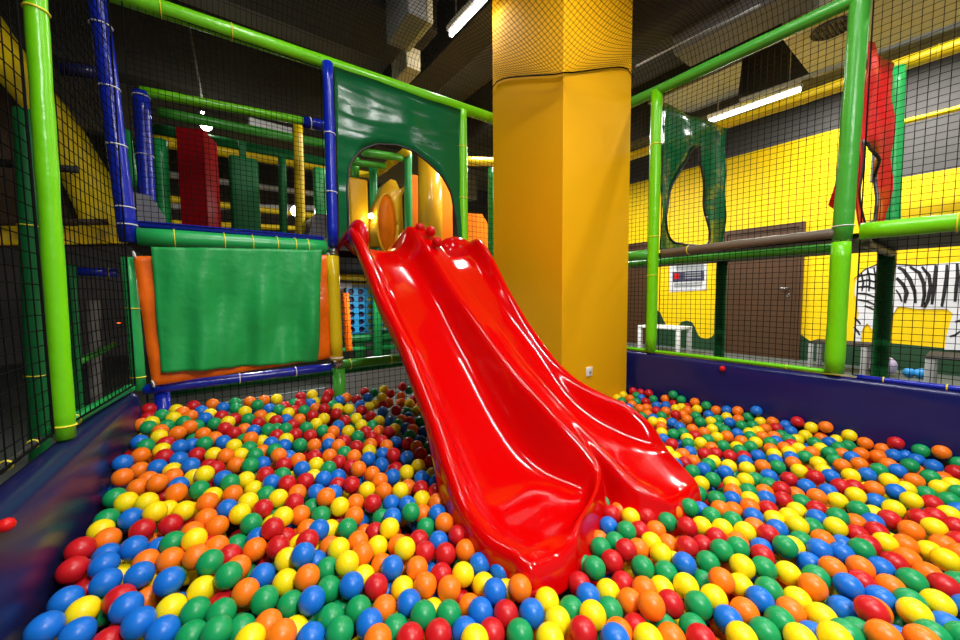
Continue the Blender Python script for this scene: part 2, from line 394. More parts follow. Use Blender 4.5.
single('hanging_cable', 'thin pale cable hanging from the ceiling behind the upper left net', 'cable', tube([py(188, 20, 5.0), py(197, 70, 5.0), py(203, 105, 5.0)], .012, 6), 'baffle')

# lamps
def lamp(label, x, y0, y1, z, energy, top=4.0, w=.06):
    t = Thing('fluorescent_lamp', label, 'lamp', (x, (y0+y1)/2, z))
    t.part('housing', box((x-.05, y0, z+.02), (x+.05, y1, z+.07), .01), 'white_paint')
    t.part('tube', tube([(x, y0+.01, z), (x, y1-.01, z)], .022, 12), 'lamp_white')
    for yy in (y0+.1, y1-.1): t.part('hanger', tube([(x, yy, z+.065), (x, yy, top)], .004, 6), 'leg_gray')
    l = bpy.data.lights.new('lamp_light', 'AREA'); l.shape = 'RECTANGLE'; l.size = w; l.size_y = y1-y0; l.energy = energy; l.color = (1, .98, .95)
    o = bpy.data.objects.new('lamp_light', l); col.objects.link(o); o.location = (x, (y0+y1)/2, z-.03)
    return t
LE = 42
lamp('fluorescent ceiling lamp just left of the column top', 1.97, 2.50, 3.08, 3.3, LE*.12)
lamp('bright fluorescent tube hanging beyond the right net', 4.92, 1.16, 2.02, 2.9, LE*1.1)
lamp('fluorescent ceiling lamp above the slide, out of sight overhead', 1.7, -.1, 1.1, 3.5, LE*1.25)
lamp('fluorescent ceiling lamp above the left net, out of sight overhead', .35, .7, 1.9, 3.4, LE*.8)
lamp('fluorescent ceiling lamp above the right pit wall, out of sight overhead', 3.4, -.9, .2, 3.3, LE*1.0)
lamp('fluorescent ceiling lamp behind the viewer, out of sight', .6, -1.9, -.5, 2.9, LE*2.6)
lamp('added short fill lamp under the play deck by the blue game', 1.5, 3.5, 4.0, 1.06, 14, 1.14)  # added fill light so the blue game shows under the deck
lamp('added short fill lamp under the play deck behind the curtain', .3, 3.0, 3.3, 1.06, 9, 1.14)  # added to lift the dark space below the blue bar
lamp('fluorescent ceiling lamp over the zebra wall, out of sight', 5.4, -1.4, -.2, 3.6, LE*2.0)
lamp('unseen fill lamp hidden behind the column, brightening the yellow wall', 4.95, 3.4, 4.5, 3.2, LE*3.0)  # kept out of view behind the column, brightens the yellow wall
lamp('added fill lamp over the brown door, hidden above the duct', 6.2, 0, 1.2, 3.6, LE*2.2)  # added out of view to brighten the upper yellow wall
lamp('unseen fill lamp hidden behind the column, brightening the deck behind the arch', 3.4, 3.2, 4.0, 3.5, LE*2.2)  # unseen fill for what shows through the arch

# ------------------------------------------------------------------ pit walls and mat
def hsurf(x, y): return .02+.28*min(1, max(0, (y-.9)/1.8))*(1-.55*min(1.6, max(0, (x+.3)/1.6)))
xs = np.linspace(-.30, 2.99, 40); ys = np.linspace(-1.0, 2.58, 40)
V = [(x, y, max(0, hsurf(x, y))-.165+(.012 if 0 else 0)) for y in ys for x in xs]; n = 40
Fm = [(j*n+i, j*n+i+1, (j+1)*n+i+1, (j+1)*n+i) for j in range(n-1) for i in range(n-1) if not (xs[i+1] > CX0-.01 and xs[i] < CX1+.01 and ys[j+1] > CY0-.01)]
single('pit_mat', 'dark mat under the plastic balls of the pit', 'mat', (V, Fm), 'pit_mat', org=(1.2, .75, -.14))
def wallpad(name, label, A, B, zt, t, side, m):
    """soft upholstered wall from A to B (inner face), rounded top"""
    A = np.array(A); B = np.array(B); d = B-A; L = np.linalg.norm(d); d = d/L; nr = np.array([-d[1], d[0]])*side
    prof = [(0, FZ+.01)]+[(0+.004*math.sin(k*1.1), FZ+.01+(zt-.04-FZ)*k/8) for k in range(1, 9)]+[(.006, zt-.02), (.02, zt-.005), (.04, zt), (t-.03, zt), (t-.01, zt-.008), (t, zt-.03), (t, FZ+.01)]
    N = 40; V = []; Fc = []; P = len(prof)
    for i in range(N+1):
        s = L*i/N
        for (o, z) in prof:
            w = .006*math.sin(s*5+z*4)+.004*math.sin(s*11-z*7) if 0 < z < zt-.03 and o < .01 else 0
            p = A+d*s+nr*(o+w); V.append((p[0], p[1], z))
    for i in range(N):
        for k in range(P-1): Fc.append((i*P+k, i*P+k+1, (i+1)*P+k+1, (i+1)*P+k))
    Fc.append(tuple(range(P))); Fc.append(tuple(N*P+k for k in reversed(range(P))))
    t = Thing(name, label, 'padded wall', ((A+B)/2).tolist()+[FZ])
    t.part('cover', (V, Fc), m); return t
wl = wallpad('pit_wall', 'navy vinyl padded pit wall along the left side', (-.425, .85), (-.300, 2.63), .36, .10, 1, 'navy_left')
wr = wallpad('pit_wall', 'navy vinyl padded pit wall along the right side', (3.0, -1.1), (3.0, 2.60), .355, .10, -1, 'navy_wall')
kb = px(722.5, 368.5, 2.985)
wr.part('knob', ico(kb, .02, 2), 'red_vinyl', label='small red knob')
kl = px(6, 525, -.386); wl.part('knob', ico(kl, .016, 2), 'red_vinyl', label='small red knob')
# edge beads on the walls
padded('edge_tube', 'thin bright green tube along the top of the right pit wall', 'tube', (3.035, .52, .372), (3.035, 2.6, .372), .014, 'lime', (.1, .55), jit=.05)
padded('edge_tube', 'thin blue tube with yellow ties on the right pit wall', 'tube', (3.03, -.9, .365), (3.03, .40, .362), .014, 'blue_vinyl', (.62, .75, .92), jit=.05)
padded('edge_tube', 'green padded tube along the top of the left pit wall', 'tube', (-.455, 1.93, .385), (-.335, 2.63, .385), .022, 'jade', (.2,), jit=.03)
padded('edge_tube', 'dark lacing tube on the left pit wall, nearest the camera', 'tube', (-.485, .9, .39), (-.46, 1.83, .39), .012, 'rope_dark', (.45, .75, .95), jit=.05)

# ------------------------------------------------------------------ climbing frame at the back
BY = 2.683
def q(x, y, Y=BY): return py(x, y, Y)
padded('padded_beam', 'long bright green top beam over the upper left net and arch', 'beam', (-1.0, BY+.03, 2.40), (3.0, BY+.03, 2.475), .045, 'lime', (.13, .22, .3), jit=.02)
padded('padded_beam', 'green beam along the deck edge above the green curtain', 'beam', (-.27, BY, 1.182), (.68, BY, 1.19), .048, 'jade', (.16, .4, .55, .69, .8, .88), jit=.03)
padded('padded_beam', 'blue bar under the orange-edged curtain', 'beam', (-.29, BY, .358), (.69, BY, .362), .028, 'blue_vinyl', (.45, .77), tm='white_tie')
padded('padded_beam', 'bright green low bar right of the yellow post', 'beam', (.765, BY+.02, .368), (2.0, BY+.02, .36), .034, 'leaf', (.05, .3))
padded('padded_beam', 'dark green low bar behind the lower net', 'beam', (-.2, BY+.4, .25), (2.2, BY+.4, .25), .03, 'deep_green')
padded('padded_post', 'blue corner post at the left end of the upper net', 'post', (-.305, BY, 1.15), (-.37, BY-.02, 2.62), .040, 'blue_vinyl', (.06, .12, .33, .52, .72, .9), tm='white_tie')
padded('padded_post', 'blue post between the upper left net and green arch', 'post', (.725, BY-.02, 1.20), (.730, BY-.02, 2.41), .034, 'blue_vinyl', (.3, .62), tm='white_tie')
padded('padded_post', 'yellow post right of the green curtain', 'post', (.715, BY-.055, .42), (.710, BY-.055, 1.13), .041, 'yellow_vinyl', (.02,), tm='white_tie', jit=.015)
padded('padded_post', 'short green post below the yellow post among the balls', 'post', (.745, BY, 0), (.742, BY, .345), .040, 'leaf')
padded('padded_post', 'slim bright green post at the right side of the arch', 'post', (1.815, BY-.01, 1.2), (1.815, BY-.01, 2.41), .041, 'lime', (.4, .75))
padded('padded_post', 'green corner post left of the orange-edged curtain', 'post', (-.305, BY-.0, .36), (-.312, BY-.0, 1.07), .030, 'jade', (.1, .62))
padded('padded_post', 'dark blue stub post below the blue bar in the corner', 'post', (-.215, BY+.03, FZ), (-.215, BY+.03, .325), .035, 'blue_vinyl')
# joints
cl = Thing('pipe_joint', 'bare steel pipe joint above the yellow post', 'joint', (.73, BY, 1.14))
cl.part('sleeve', join(tube([(.73, BY-.005, 1.135), (.73, BY-.005, 1.198)], .030, 14), ring((.73, BY-.005, 1.15), (0, 0, 1), .030, .006)), 'steel')
cl.part('bolt', tube([(.73, BY-.05, 1.165), (.73, BY-.025, 1.165)], .008, 8), 'steel')
cl = Thing('pipe_joint', 'bare steel pipe joint below the yellow post', 'joint', (.74, BY, .35))
cl.part('sleeve', join(tube([(.74, BY-.005, .345), (.74, BY-.005, .418)], .030, 14), ring((.74, BY-.005, .40), (0, 0, 1), .030, .006)), 'steel')
cl.part('bolt', tube([(.74, BY-.05, .38), (.74, BY-.025, .38)], .008, 8), 'steel')
# deck
single('play_deck', 'dark upper deck floor behind the green curtain', 'deck', box((-.32, BY+.09, 1.14), (3.4, 7.0, 1.19), .005), 'deck_dark', False)
single('deck_edge_pad', 'blue edging strip on the deck below the upper net', 'edging', box((-.27, BY+.02, 1.236), (.68, BY+.10, 1.272), .012), 'blue_vinyl')

# green arch over the slide top
inner = [(.83, 1.0), (.83, 1.60), (.85, 1.77), (.94, 1.89), (1.05, 1.955), (1.2, 1.985), (1.35, 1.97), (1.48, 1.91), (1.6, 1.82), (1.69, 1.70), (1.73, 1.5), (1.74, 1.0)]
outer = [(.768, 1.0), (1.79, 1.0), (1.79, 2.40), (.768, 2.40)]
c0 = (1.28, 1.26)
ar = Thing('arch_panel', 'dark green vinyl panel with an arched opening over the slide', 'panel', (1.28, BY, 1.25))
g, edge = radial_strip(c0, inner, outer, 0, math.pi, 60, lambda u, v: np.array([u, BY-.03, v]), 8, .008, (0, 1, 0), .006)
ar.part('sheet', g, 'tarp_green')
ar.part('edge_trim', tube([e+np.array([0, .002, 0]) for e in edge], .009, 8), 'edge_black', label='black edge trim')

# curtain with orange backing
ct = Thing('curtain_panel', 'green cloth curtain hung over an orange vinyl panel', 'curtain', (.2, BY-.06, .4))
def quad_sheet(A, B, C, D, nu, nv, wfun, thick=.004):
    A, B, C, D = [np.asarray(p, float) for p in (A, B, C, D)]
    V = []; W = nu+1
    for s in (0, 1):
        for j in range(nv+1):
            for i in range(nu+1):
                u, v = i/nu, j/nv; p = (A*(1-u)+B*u)*(1-v)+(D*(1-u)+C*u)*v
                V.append(p+np.array([0, wfun(u, v)+thick*s, 0]))
    T = W*(nv+1); Fc = []
    for j in range(nv):
        for i in range(nu):
            a = j*W+i; Fc.append((a, a+W, a+W+1, a+1)); Fc.append((T+a, T+a+1, T+a+W+1, T+a+W))
    for i in range(nu):
        Fc.append((i, i+1, T+i+1, T+i)); a = nv*W+i; Fc.append((a+1, a, T+a, T+a+1))
    for j in range(nv):
        a = j*W; Fc.append((a+W, a, T+a, T+a+W)); a = j*W+nu; Fc.append((a, a+W, T+a+W, T+a))
    return V, Fc
y1, y2 = BY-.05, BY-.075
ct.part('orange_backing', quad_sheet(q(133, 256, y1), q(329, 255, y1), q(331, 358, y1), q(152, 386, y1), 30, 24, lambda u, v: .007*math.sin(23*u+3*v)+.006*math.sin(15*v+4*u)), 'orange_vinyl')
ct.part('green_cloth', quad_sheet(q(151, 247, y2), q(321, 250, y2), q(318, 361, y2), q(161, 373, y2), 60, 40, lambda u, v: (.35+.65*v)*(.020*math.sin(17*u+1.2*math.sin(3*v))+.012*math.sin(36*u+2*v+1)+.010*math.sin(9*v+11*u)+.008*math.sin(7*v-19*u))-.01), 'cloth_green')
for x, y in ((134, 255), (328, 256), (153, 384)): ct.part('tie', ring(q(x, y, y1-.006), (1, .3, .2), .018, .004), 'white_tie', label='white tie')

# ------------------------------------------------------------------ left side frame
padded('padded_post', 'bright lime green post rising from the left pit wall', 'post', (-.410, 1.87, .37), (-.388, 1.87, 2.62), .028, 'lime', (.02, .63, .88), jit=.05, seg=.09)
net('safety_net', 'black net on the left side, in front of the lime post', (-.50, .75), (-.43, 1.84), .40, 2.5, .05, sag=.012)
net('safety_net', 'black net on the left side, behind the lime post', (-.42, 1.90), (-.315, 2.64), .40, 2.5, .045, sag=.012)
# yellow arch and brown wall beyond the left net
YL = 3.35
outl = [py(*p, YL)[[0, 2]] for p in [(-60, -60), (-10, 0), (20, 45), (45, 82), (65, 105), (85, 133), (107, 170), (120, 205), (130, 243), (-60, 246)]]
inl = [py(*p, YL)[[0, 2]] for p in [(-50, 30), (0, 82), (28, 115), (48, 150), (63, 185), (75, 210), (80, 226), (-50, 226)]]
ya = Thing('arch_panel', 'yellow vinyl panel with a curved outer edge beyond the left net', 'panel', (*py(40, 200, YL)[:2], 1.3))
cc = py(20, 180, YL)[[0, 2]]
g, edge = radial_strip(cc, [tuple(p) for p in inl], [tuple(p) for p in outl], 0, 2*math.pi, 90, lambda u, v: np.array([u, YL, v]), 4, .03, (0, 1, 0), .01)
ya.part('sheet', g, 'yellow_vinyl')
single('back_board', 'brown board filling the yellow arch beyond the left net', 'board', slab([np.array([p[0]*1.04, YL+.15, p[1]]) for p in outl], (0, 1, 0), .03), 'brown_board', False)
padded('padded_post', 'dim green post left of the lime post, beyond the left net', 'post', (*py(34, 400, 3.0)[:2], FZ), py(24, 110, 3.0), .04, 'deep_green', (.3, .7))
padded('padded_beam', 'dark beam crossing the brown board beyond the left net', 'beam', py(-30, 160, 3.25), py(78, 170, 3.25), .022, 'deck_dark')
padded('padded_beam', 'dark red low beam crossing the brown board', 'beam', py(-30, 222, 3.27), py(108, 222, 3.27), .02, 'brown_board')
padded('padded_beam', 'dark blue bar behind the left net at head height', 'beam', py(58, 68, 3.6), py(104, 74, 3.6), .04, 'navy_left')
single('foam_block', 'dark navy foam block low behind the left net', 'block', box(py(14, 303, 3.4), (py(32, 380, 3.4)[0], 3.7, FZ), .02), 'navy_left')
single('foam_block', 'orange foam block above the navy one behind the left net', 'block', box(py(11, 264, 3.4), (py(24, 303, 3.4)[0], 3.7, py(14, 303, 3.4)[2]), .02), 'brown_board')
padded('padded_post', 'thin dim green post low behind the left net', 'post', (*py(77, 390, 3.4)[:2], FZ), py(71, 265, 3.4), .022, 'deep_green')
padded('padded_beam', 'dark blue bar low under the yellow arch', 'beam', py(70, 271, 3.5), py(118, 273, 3.5), .028, 'blue_vinyl', (.8,))
padded('padded_beam', 'slanting green handrail low behind the left net', 'beam', py(80, 361, 4.2), py(115, 344, 5.4), .03, 'leaf')
padded('padded_post', 'dim post standing far behind the left net', 'post', (*py(93, 372, 5)[:2], FZ), py(93, 300, 5), .05, 'baffle')
single('lit_spot', 'small bright orange lit spot far behind the left net', 'lamp', box(py(115, 311, 6), py(121, 323, 6)+np.array([0, .05, 0]), .01), 'spot_orange')  # lit orange spot, its brightness put in as emission on a box

# ------------------------------------------------------------------ play things on the upper deck (left opening)
DZ = 1.19
def block(label, x0, x1, ytop, Y, depth, m, name='foam_pillar', cat='pillar', strap=None):
    a = py(x0, ytop, Y); b = py(x1, ytop, Y)
    t = Thing(name, label, cat, ((a[0]+b[0])/2, Y+depth/2, DZ))
    t.part('body', box((a[0], Y, DZ), (b[0], Y+depth, (a[2]+b[2])/2), .025, 3), m)
    if strap: t.part('hanging_strap', box(((a[0]+b[0])/2-.03, Y+depth/2-.02, a[2]), ((a[0]+b[0])/2+.03, Y+depth/2+.02, a[2]+strap), .005), m)
    return t
rp = [py(179, 180, 4.0), py(206, 180, 3.92), py(219, 180, 4.22), py(192, 180, 4.3)]
single('foam_pillar', 'dark red square foam pillar behind the upper left net', 'pillar', slab([(p[0], p[1], DZ) for p in rp], (0, 0, 1), py(200, 132, 4.0)[2]-DZ), 'block_red', False)
block('green square foam pillar right of the red pillar', 229, 258, 156, 4.35, .22, 'deep_green', strap=.2)
padded('padded_post', 'yellow post standing on the deck behind the upper net', 'post', (*py(300, 230, 3.9)[:2], DZ), py(298, 124, 3.9), .045, 'yellow_vinyl')
padded('padded_post', 'thin green post between the green pillar and yellow post', 'post', (*py(283, 230, 4.4)[:2], DZ), py(282, 158, 4.4), .04, 'deep_green')
padded('padded_post', 'second blue post, behind the blue corner post', 'post', (*py(147, 200, 3.4)[:2], DZ), py(141, 92, 3.4), .045, 'blue_vinyl', (.3, .6, .97), tm='white_tie')
padded('padded_post', 'green post left of the red pillar', 'post', (*py(164, 220, 4.2)[:2], DZ), py(160, 140, 4.2), .05, 'jade')
single('vinyl_flap', 'pale green vinyl flap hanging beside the second blue post', 'flap', slab([py(125, 128, 3.5), py(131, 132, 3.5), py(137, 175, 3.5), py(136, 192, 3.5), py(128, 180, 3.5)], (0, 1, 0), .02), 'jade')
padded('padded_beam', 'green rail under the ceiling behind the upper net', 'beam', py(140, 91, 3.4), py(318, 124, 3.4), .032, 'lime')
padded('padded_beam', 'blue end of the rail next to the blue middle post', 'beam', py(303, 122, 3.4), py(330, 127, 3.4), .045, 'blue_vinyl', (.25,), tm='white_tie')
padded('padded_beam', 'dull green rail just below the green rail', 'beam', py(158, 112, 4.6), py(330, 145, 4.6), .045, 'leaf')
padded('padded_beam', 'dark green rail third from the top behind the net', 'beam', py(150, 128, 4.9), py(330, 163, 4.9), .05, 'deep_green')
padded('padded_beam', 'yellow rail behind the red and green pillars', 'beam', py(150, 140, 6.0), py(330, 168, 6.0), .07, 'yellow_vinyl')
padded('padded_beam', 'yellow rail low behind the red and green pillars', 'beam', py(150, 197, 6.2), py(332, 218, 6.2), .045, 'yellow_vinyl')
padded('padded_beam', 'lowest yellow rail behind the green pillar', 'beam', py(150, 222, 6.3), py(332, 230, 6.3), .04, 'yellow_vinyl')
single('notice_board', 'pale grey board high behind the yellow post', 'board', slab([py(249, 117, 5.2), py(292, 128, 5.2), py(292, 137, 5.2), py(249, 125, 5.2)], (0, 1, 0), .03), 'poster_white', False)
single('light_bulb', 'bright round bulb above the red pillar', 'lamp', ico(py(206, 125, 4.9), .055), 'bulb_white')
single('light_bulb', 'small square lamp above the bright bulb', 'lamp', box(py(200, 104, 4.9), py(204, 112, 4.9)+np.array([0, .05, 0]), .01), 'bulb_white')
single('light_bulb', 'small bright bulb low beside the yellow post', 'lamp', ico(py(296, 211, 4.6), .055), 'bulb_white')
single('foam_wedge', 'grey foam wedge on the deck left of the red pillar', 'mat', slab([(*py(128, 230, 3.05)[:2], DZ), (*py(170, 230, 3.05)[:2], DZ), py(163, 214, 3.05), py(151, 196, 3.05), py(130, 191, 3.05)], (0, 1, 0), .25), 'mat_gray', False)
single('foam_wedge', 'grey foam wedge on the deck left of the blue middle post', 'mat', slab([(*py(300, 232, 3.6)[:2], DZ), (*py(330, 232, 3.6)[:2], DZ), py(330, 214, 3.6), py(315, 214, 3.6)], (0, 1, 0), .4), 'mat_gray', False)
single('foam_slab', 'pale green foam panel left of the blue middle post', 'panel', box((*py(316, 215, 4.2)[:2], DZ), py(326, 168, 4.2)+np.array([0, .1, 0]), .02), 'jade')
net('safety_net', 'black net across the upper left opening above the curtain', (-.27, BY+.01), (.69, BY+.01), 1.26, 2.38, .030, r=.0016, sag=.012)
padded('padded_beam', 'yellow rail high behind the upper left net', 'beam', py(186, 132, 7.5), py(330, 140, 7.5), .04, 'yellow_vinyl')
for (x0, y0, x1, y1_, lab) in [(150, 172, 330, 196, 'pale beam far behind the pillars, upper of two'), (150, 206, 330, 208, 'pale beam far behind the pillars, lower of two')]:
    padded('padded_beam', lab, 'beam', py(x0, y0, 7.6), py(x1, y1_, 7.6), .05, 'poster_white')

# ------------------------------------------------------------------ things seen through the arch
block('amber foam pad seen in the left of the arch', 349, 368, 178, 4.2, .12, 'pad_amber', name='foam_pad', cat='pad')
padded('padded_post', 'green post behind the amber pad in the arch', 'post', (*py(374, 240, 4.5)[:2], DZ), py(373, 165, 4.5), .05, 'jade')
padded('padded_post', 'green post right of the orange tube slide in the arch', 'post', (*py(408, 235, 4.0)[:2], DZ), py(408, 148, 4.0), .045, 'jade')
single('foam_roller', 'large yellow foam column in the right of the arch', 'column', tube([(*py(430, 240, 4.1)[:2], DZ), py(430, 140, 4.1)], .15, 24), 'hood_yellow')
hs = Thing('tube_slide', 'yellow tube slide entrance with an orange oval opening', 'slide', (*py(388, 240, 4.15)[:2], DZ))
hp = [py(*p, 4.15) for p in [(372, 246), (373, 222), (377, 206), (383, 194), (386, 184), (391, 179), (396, 181), (400, 190), (404, 186), (405, 190), (402, 196), (404, 246)]]
hs.part('hood', slab(hp, (0, 1, 0), .25), 'hood_yellow')
oc = py(386.5, 224, 4.14)
def disc(c, rx, rz, n=32, d=.02):
    return slab([(c[0]+rx*math.cos(2*math.pi*i/n), c[1], c[2]+rz*math.sin(2*math.pi*i/n)) for i in range(n)], (0, -1, 0), d)
hs.part('opening', disc(oc, .12, .33), 'hood_orange', label='orange oval opening')
hs.part('rim', tube([(oc[0]+.125*math.cos(2*math.pi*i/32), oc[1]-.02, oc[2]+.34*math.sin(2*math.pi*i/32)) for i in range(33)], .018, 8), 'hood_yellow')
single('light_bulb', 'small bright bulb beside the orange oval opening', 'lamp', ico(py(371, 216, 4.1), .03), 'bulb_white')
single('mesh_panel', 'orange mesh panel between the green post and yellow column', 'panel', box((*py(412, 235, 4.4)[:2], DZ), py(421, 176, 4.4)+np.array([0, .03, 0]), .005), 'orange_mesh', False)
single('mesh_panel', 'orange mesh panel at the right edge of the arch', 'panel', box((*py(438, 245, 4.5)[:2], DZ), py(452, 172, 4.5)+np.array([0, .03, 0]), .005), 'orange_mesh', False)
single('mesh_panel', 'orange rounded panel right of the slim arch post', 'panel', slab([(*py(462, 240, 4.3)[:2], DZ), (*py(488, 245, 4.3)[:2], DZ), py(488, 224, 4.3), py(482, 214, 4.3), py(466, 213, 4.3), py(462, 215, 4.3)], (0, 1, 0), .03), 'orange_mesh', False)
padded('padded_beam', 'yellow rail in the left of the arch', 'beam', py(340, 171, 4.7), py(376, 176, 4.7), .04, 'yellow_vinyl')
padded('padded_beam', 'yellow rail slanting up in the middle of the arch', 'beam', py(376, 174, 4.7), py(408, 150, 3.9), .045, 'yellow_vinyl', (.3, .6))
padded('padded_beam', 'lime rail at the top left of the arch', 'beam', py(350, 162, 4.3), py(385, 166, 4.3), .035, 'leaf')
padded('padded_beam', 'lime rail at the top middle of the arch', 'beam', py(362, 152, 4.0), py(402, 158, 4.0), .04, 'leaf')
padded('padded_post', 'short green post at the top left of the arch', 'post', py(355, 178, 4.6), py(355, 158, 4.6), .05, 'leaf')
padded('padded_beam', 'yellow rail between the arch and the column', 'beam', py(460, 161, 3.9), py(500, 162, 3.9), .055, 'yellow_vinyl')
padded('padded_post', 'green post beside the column behind the back net', 'post', (*py(491, 240, 3.4)[:2], DZ), py(491, 168, 3.4), .035, 'jade')
net('safety_net', 'black net between the arch and the yellow column', (1.84, BY+.02), (3.0, BY+.02), 1.24, 2.42, .045, sag=.01)

# ------------------------------------------------------------------ below the deck
net('safety_net', 'black net under the blue bar at the back of the pit', (-.28, BY+.05), (.70, BY+.05), -.05, .33, .043, sag=.008)
net('safety_net', 'black net under the deck between yellow post and slide', (.78, BY+.05), (2.05, BY+.05), -.05, 1.14, .045, sag=.01)
padded('padded_beam', 'yellow rail below the deck left of the slide', 'beam', py(336, 277, 4.3), py(378, 278, 4.3), .035, 'yellow_vinyl')
padded('padded_beam', 'thin yellow rail under the upper yellow one', 'beam', py(338, 283, 5.0), py(378, 283, 5.0), .018, 'yellow_vinyl')
gm = Thing('counter_game', 'blue wall game with rows of round holes left of the slide', 'game', (1.7, 4.5, FZ))
ga = py(347.5, 334, 4.5); gb = py(374.5, 288, 4.5)
nx, nz = 3, 6; cw = (gb[0]-ga[0])/nx; ch = (gb[2]-ga[2])/nz
def holes(x0, z0, nx, nz, cw, ch, Y):
    V = []; Fc = []
    for i in range(nx):
        for j in range(nz):
            cx, cz = x0+(i+.5)*cw, z0+(j+.5)*ch; n = 16; b0 = len(V); rr = .40*min(cw, ch)
            for k in range(n):
                t = 2*math.pi*k/n+math.pi/4; s = max(abs(math.cos(t)), abs(math.sin(t)))
                for y in (Y, Y+.04):
                    V.append((cx+math.cos(t)/s*cw/2, y, cz+math.sin(t)/s*ch/2)); V.append((cx+rr*math.cos(t), y, cz+rr*math.sin(t)))
            for k in range(n):
                a = b0+4*k; b = b0+4*((k+1) % n)
                Fc += [(a, a+1, b+1, b), (a+2, b+2, b+3, a+3), (a+1, a+3, b+3, b+1), (a, b, b+2, a+2)]
    return V, Fc
gm.part('grid', holes(ga[0], ga[2], nx, nz, cw, ch, 4.5), 'game_blue', False)
gm.part('back_board', box((ga[0], 4.56, ga[2]), (ga[0]+2*cw, 4.58, gb[2])), 'game_dark', False)
gm.part('lime_board', box((ga[0]+2*cw, 4.56, ga[2]), (gb[0], 4.58, gb[2])), 'game_lime', False, label='lime green backing')
ga2 = py(380.5, 331, 4.5); gb2 = py(396, 304, 4.5); cw2 = (gb2[0]-ga2[0])/2; ch2 = (gb2[2]-ga2[2])/4
g2 = Thing('counter_game', 'second blue hole game, half hidden behind the slide edge', 'game', (2.0, 4.5, FZ))
g2.part('grid', holes(ga2[0], ga2[2], 2, 4, cw2, ch2, 4.5), 'game_blue', False)
g2.part('lime_board', box((ga2[0], 4.56, ga2[2]), (gb2[0], 4.58, gb2[2])), 'game_lime', False)
for g_, xx in ((gm, (ga[0]+gb[0])/2), (g2, (ga2[0]+gb2[0])/2)):
    g_.part('stand', box((xx-.06, 4.59, FZ), (xx+.06, 4.64, .9)), 'deep_green', False)
st = Thing('foam_strip', 'orange knobbly foam strip hanging left of the blue game', 'strip', py(348, 350, 4.2))
rs = [(.045 if k % 2 else .034) for k in range(24)]
st.part('strip', tube([py(345, 293, 4.2)*(1-k/23)+py(349, 351, 4.2)*(k/23) for k in range(24)], rs, 10), 'orange_vinyl')
padded('padded_post', 'dark green post between the two blue games', 'post', (*py(377, 360, 4.1)[:2], FZ), py(377, 262, 4.1), .05, 'deep_green')
padded('padded_beam', 'dark green rail under the blue games', 'beam', py(340, 340, 4.3), py(410, 336, 4.3), .05, 'deep_green')
padded('padded_beam', 'dark green rail lower under the blue games', 'beam', py(340, 350, 4.6), py(410, 346, 4.6), .03, 'jade')
single('back_board', 'pale board low behind the net left of the slide', 'board', box(py(343, 398, 3.6), py(412, 362, 3.6)+np.array([0, .03, 0])), 'poster_gray', False)
single('back_board', 'pale board low behind the net under the blue bar', 'board', box(py(218, 412, 3.4)+np.array([0, 0, -.1]), py(325, 388, 3.4)+np.array([0, .03, 0])), 'poster_gray', False)
single('back_board', 'dark green board above the pale board under the curtain', 'board', box(py(165, 392, 3.5), py(330, 377, 3.5)+np.array([0, .03, 0])), 'deep_green', False)
single('paper_sign', 'small white paper left above the blue game', 'sign', slab([py(340, 282, 4.7), py(352, 282, 4.7), py(352, 291, 4.7), py(340, 291, 4.7)], (0, 1, 0), .01), 'poster_white', False)

# ------------------------------------------------------------------ right side frame
RX = 3.03
padded('padded_post', 'slim green post at the corner right of the column', 'post', (RX, 1.645, .37), (RX, 1.64, 2.50), .043, 'lime', (.3, .45, .8), jit=.03)
padded('padded_post', 'lower half of the big post, lime green, on the right pit wall', 'post', (RX, .50, .37), (RX, .498, 1.15), .0455, 'lime', (), jit=.05, seg=.09)
padded('padded_post', 'upper half of the big post, green, above the right beam', 'post', (RX, .496, 1.16), (RX, .47, 2.75), .0455, 'leaf', (.05,), tm='white_tie', jit=.045, seg=.1)
padded('padded_beam', 'green top beam above the right net', 'beam', (RX, -.8, 2.51), (RX, 2.68, 2.50), .040, 'leaf')
padded('padded_beam', 'grey brown tube along the middle of the right net', 'beam', (RX, .52, 1.205), (RX, 1.57, 1.19), .030, 'gray_tube', (.8,), seg=.03, jit=.04)
padded('padded_beam', 'thick green beam right of the big green post', 'beam', (RX, -.8, 1.19), (RX, .42, 1.20), .046, 'lime', (.72,), seg=.1)
padded('padded_beam', 'green beam end between the column and corner post', 'beam', (RX, 1.67, 1.19), (RX, 2.68, 1.19), .040, 'leaf')
padded('padded_beam', 'thin green tube under the grey brown tube', 'beam', (RX+.12, .5, 1.13), (RX+.12, 2.6, 1.13), .028, 'leaf')
padded('padded_beam', 'short grey brown tube reaching back behind the big post', 'beam', (RX+.05, .42, 1.15), (4.25, .42, 1.15), .028, 'gray_tube')
single('play_deck', 'dark walkway floor beyond the right net', 'deck', box((RX+.16, -.8, 1.18), (4.4, 2.6, 1.21)), 'deck_dark', False)
net('safety_net', 'black net right side, upper, between slim and big post', (RX, .50), (RX, 1.58), 1.22, 2.48, .036, r=.0019)
net('safety_net', 'black net right side, lower, between slim and big post', (RX, .50), (RX, 1.58), .37, 1.17, .036, r=.0019)
net('safety_net', 'black net right side, upper, right of the big post', (RX, -.7), (RX, .42), 1.22, 2.48, .036, r=.0019)
net('safety_net', 'black net right side, lower, right of the big post', (RX, -.7), (RX, .42), .37, 1.17, .036, r=.0019)
net('safety_net', 'black net right side, upper, between column and slim post', (RX, 1.66), (RX, 2.66), 1.22, 2.48, .036, r=.0019)
net('safety_net', 'black net right side, lower, between column and slim post', (RX, 1.66), (RX, 2.66), .37, 1.17, .036, r=.0019)
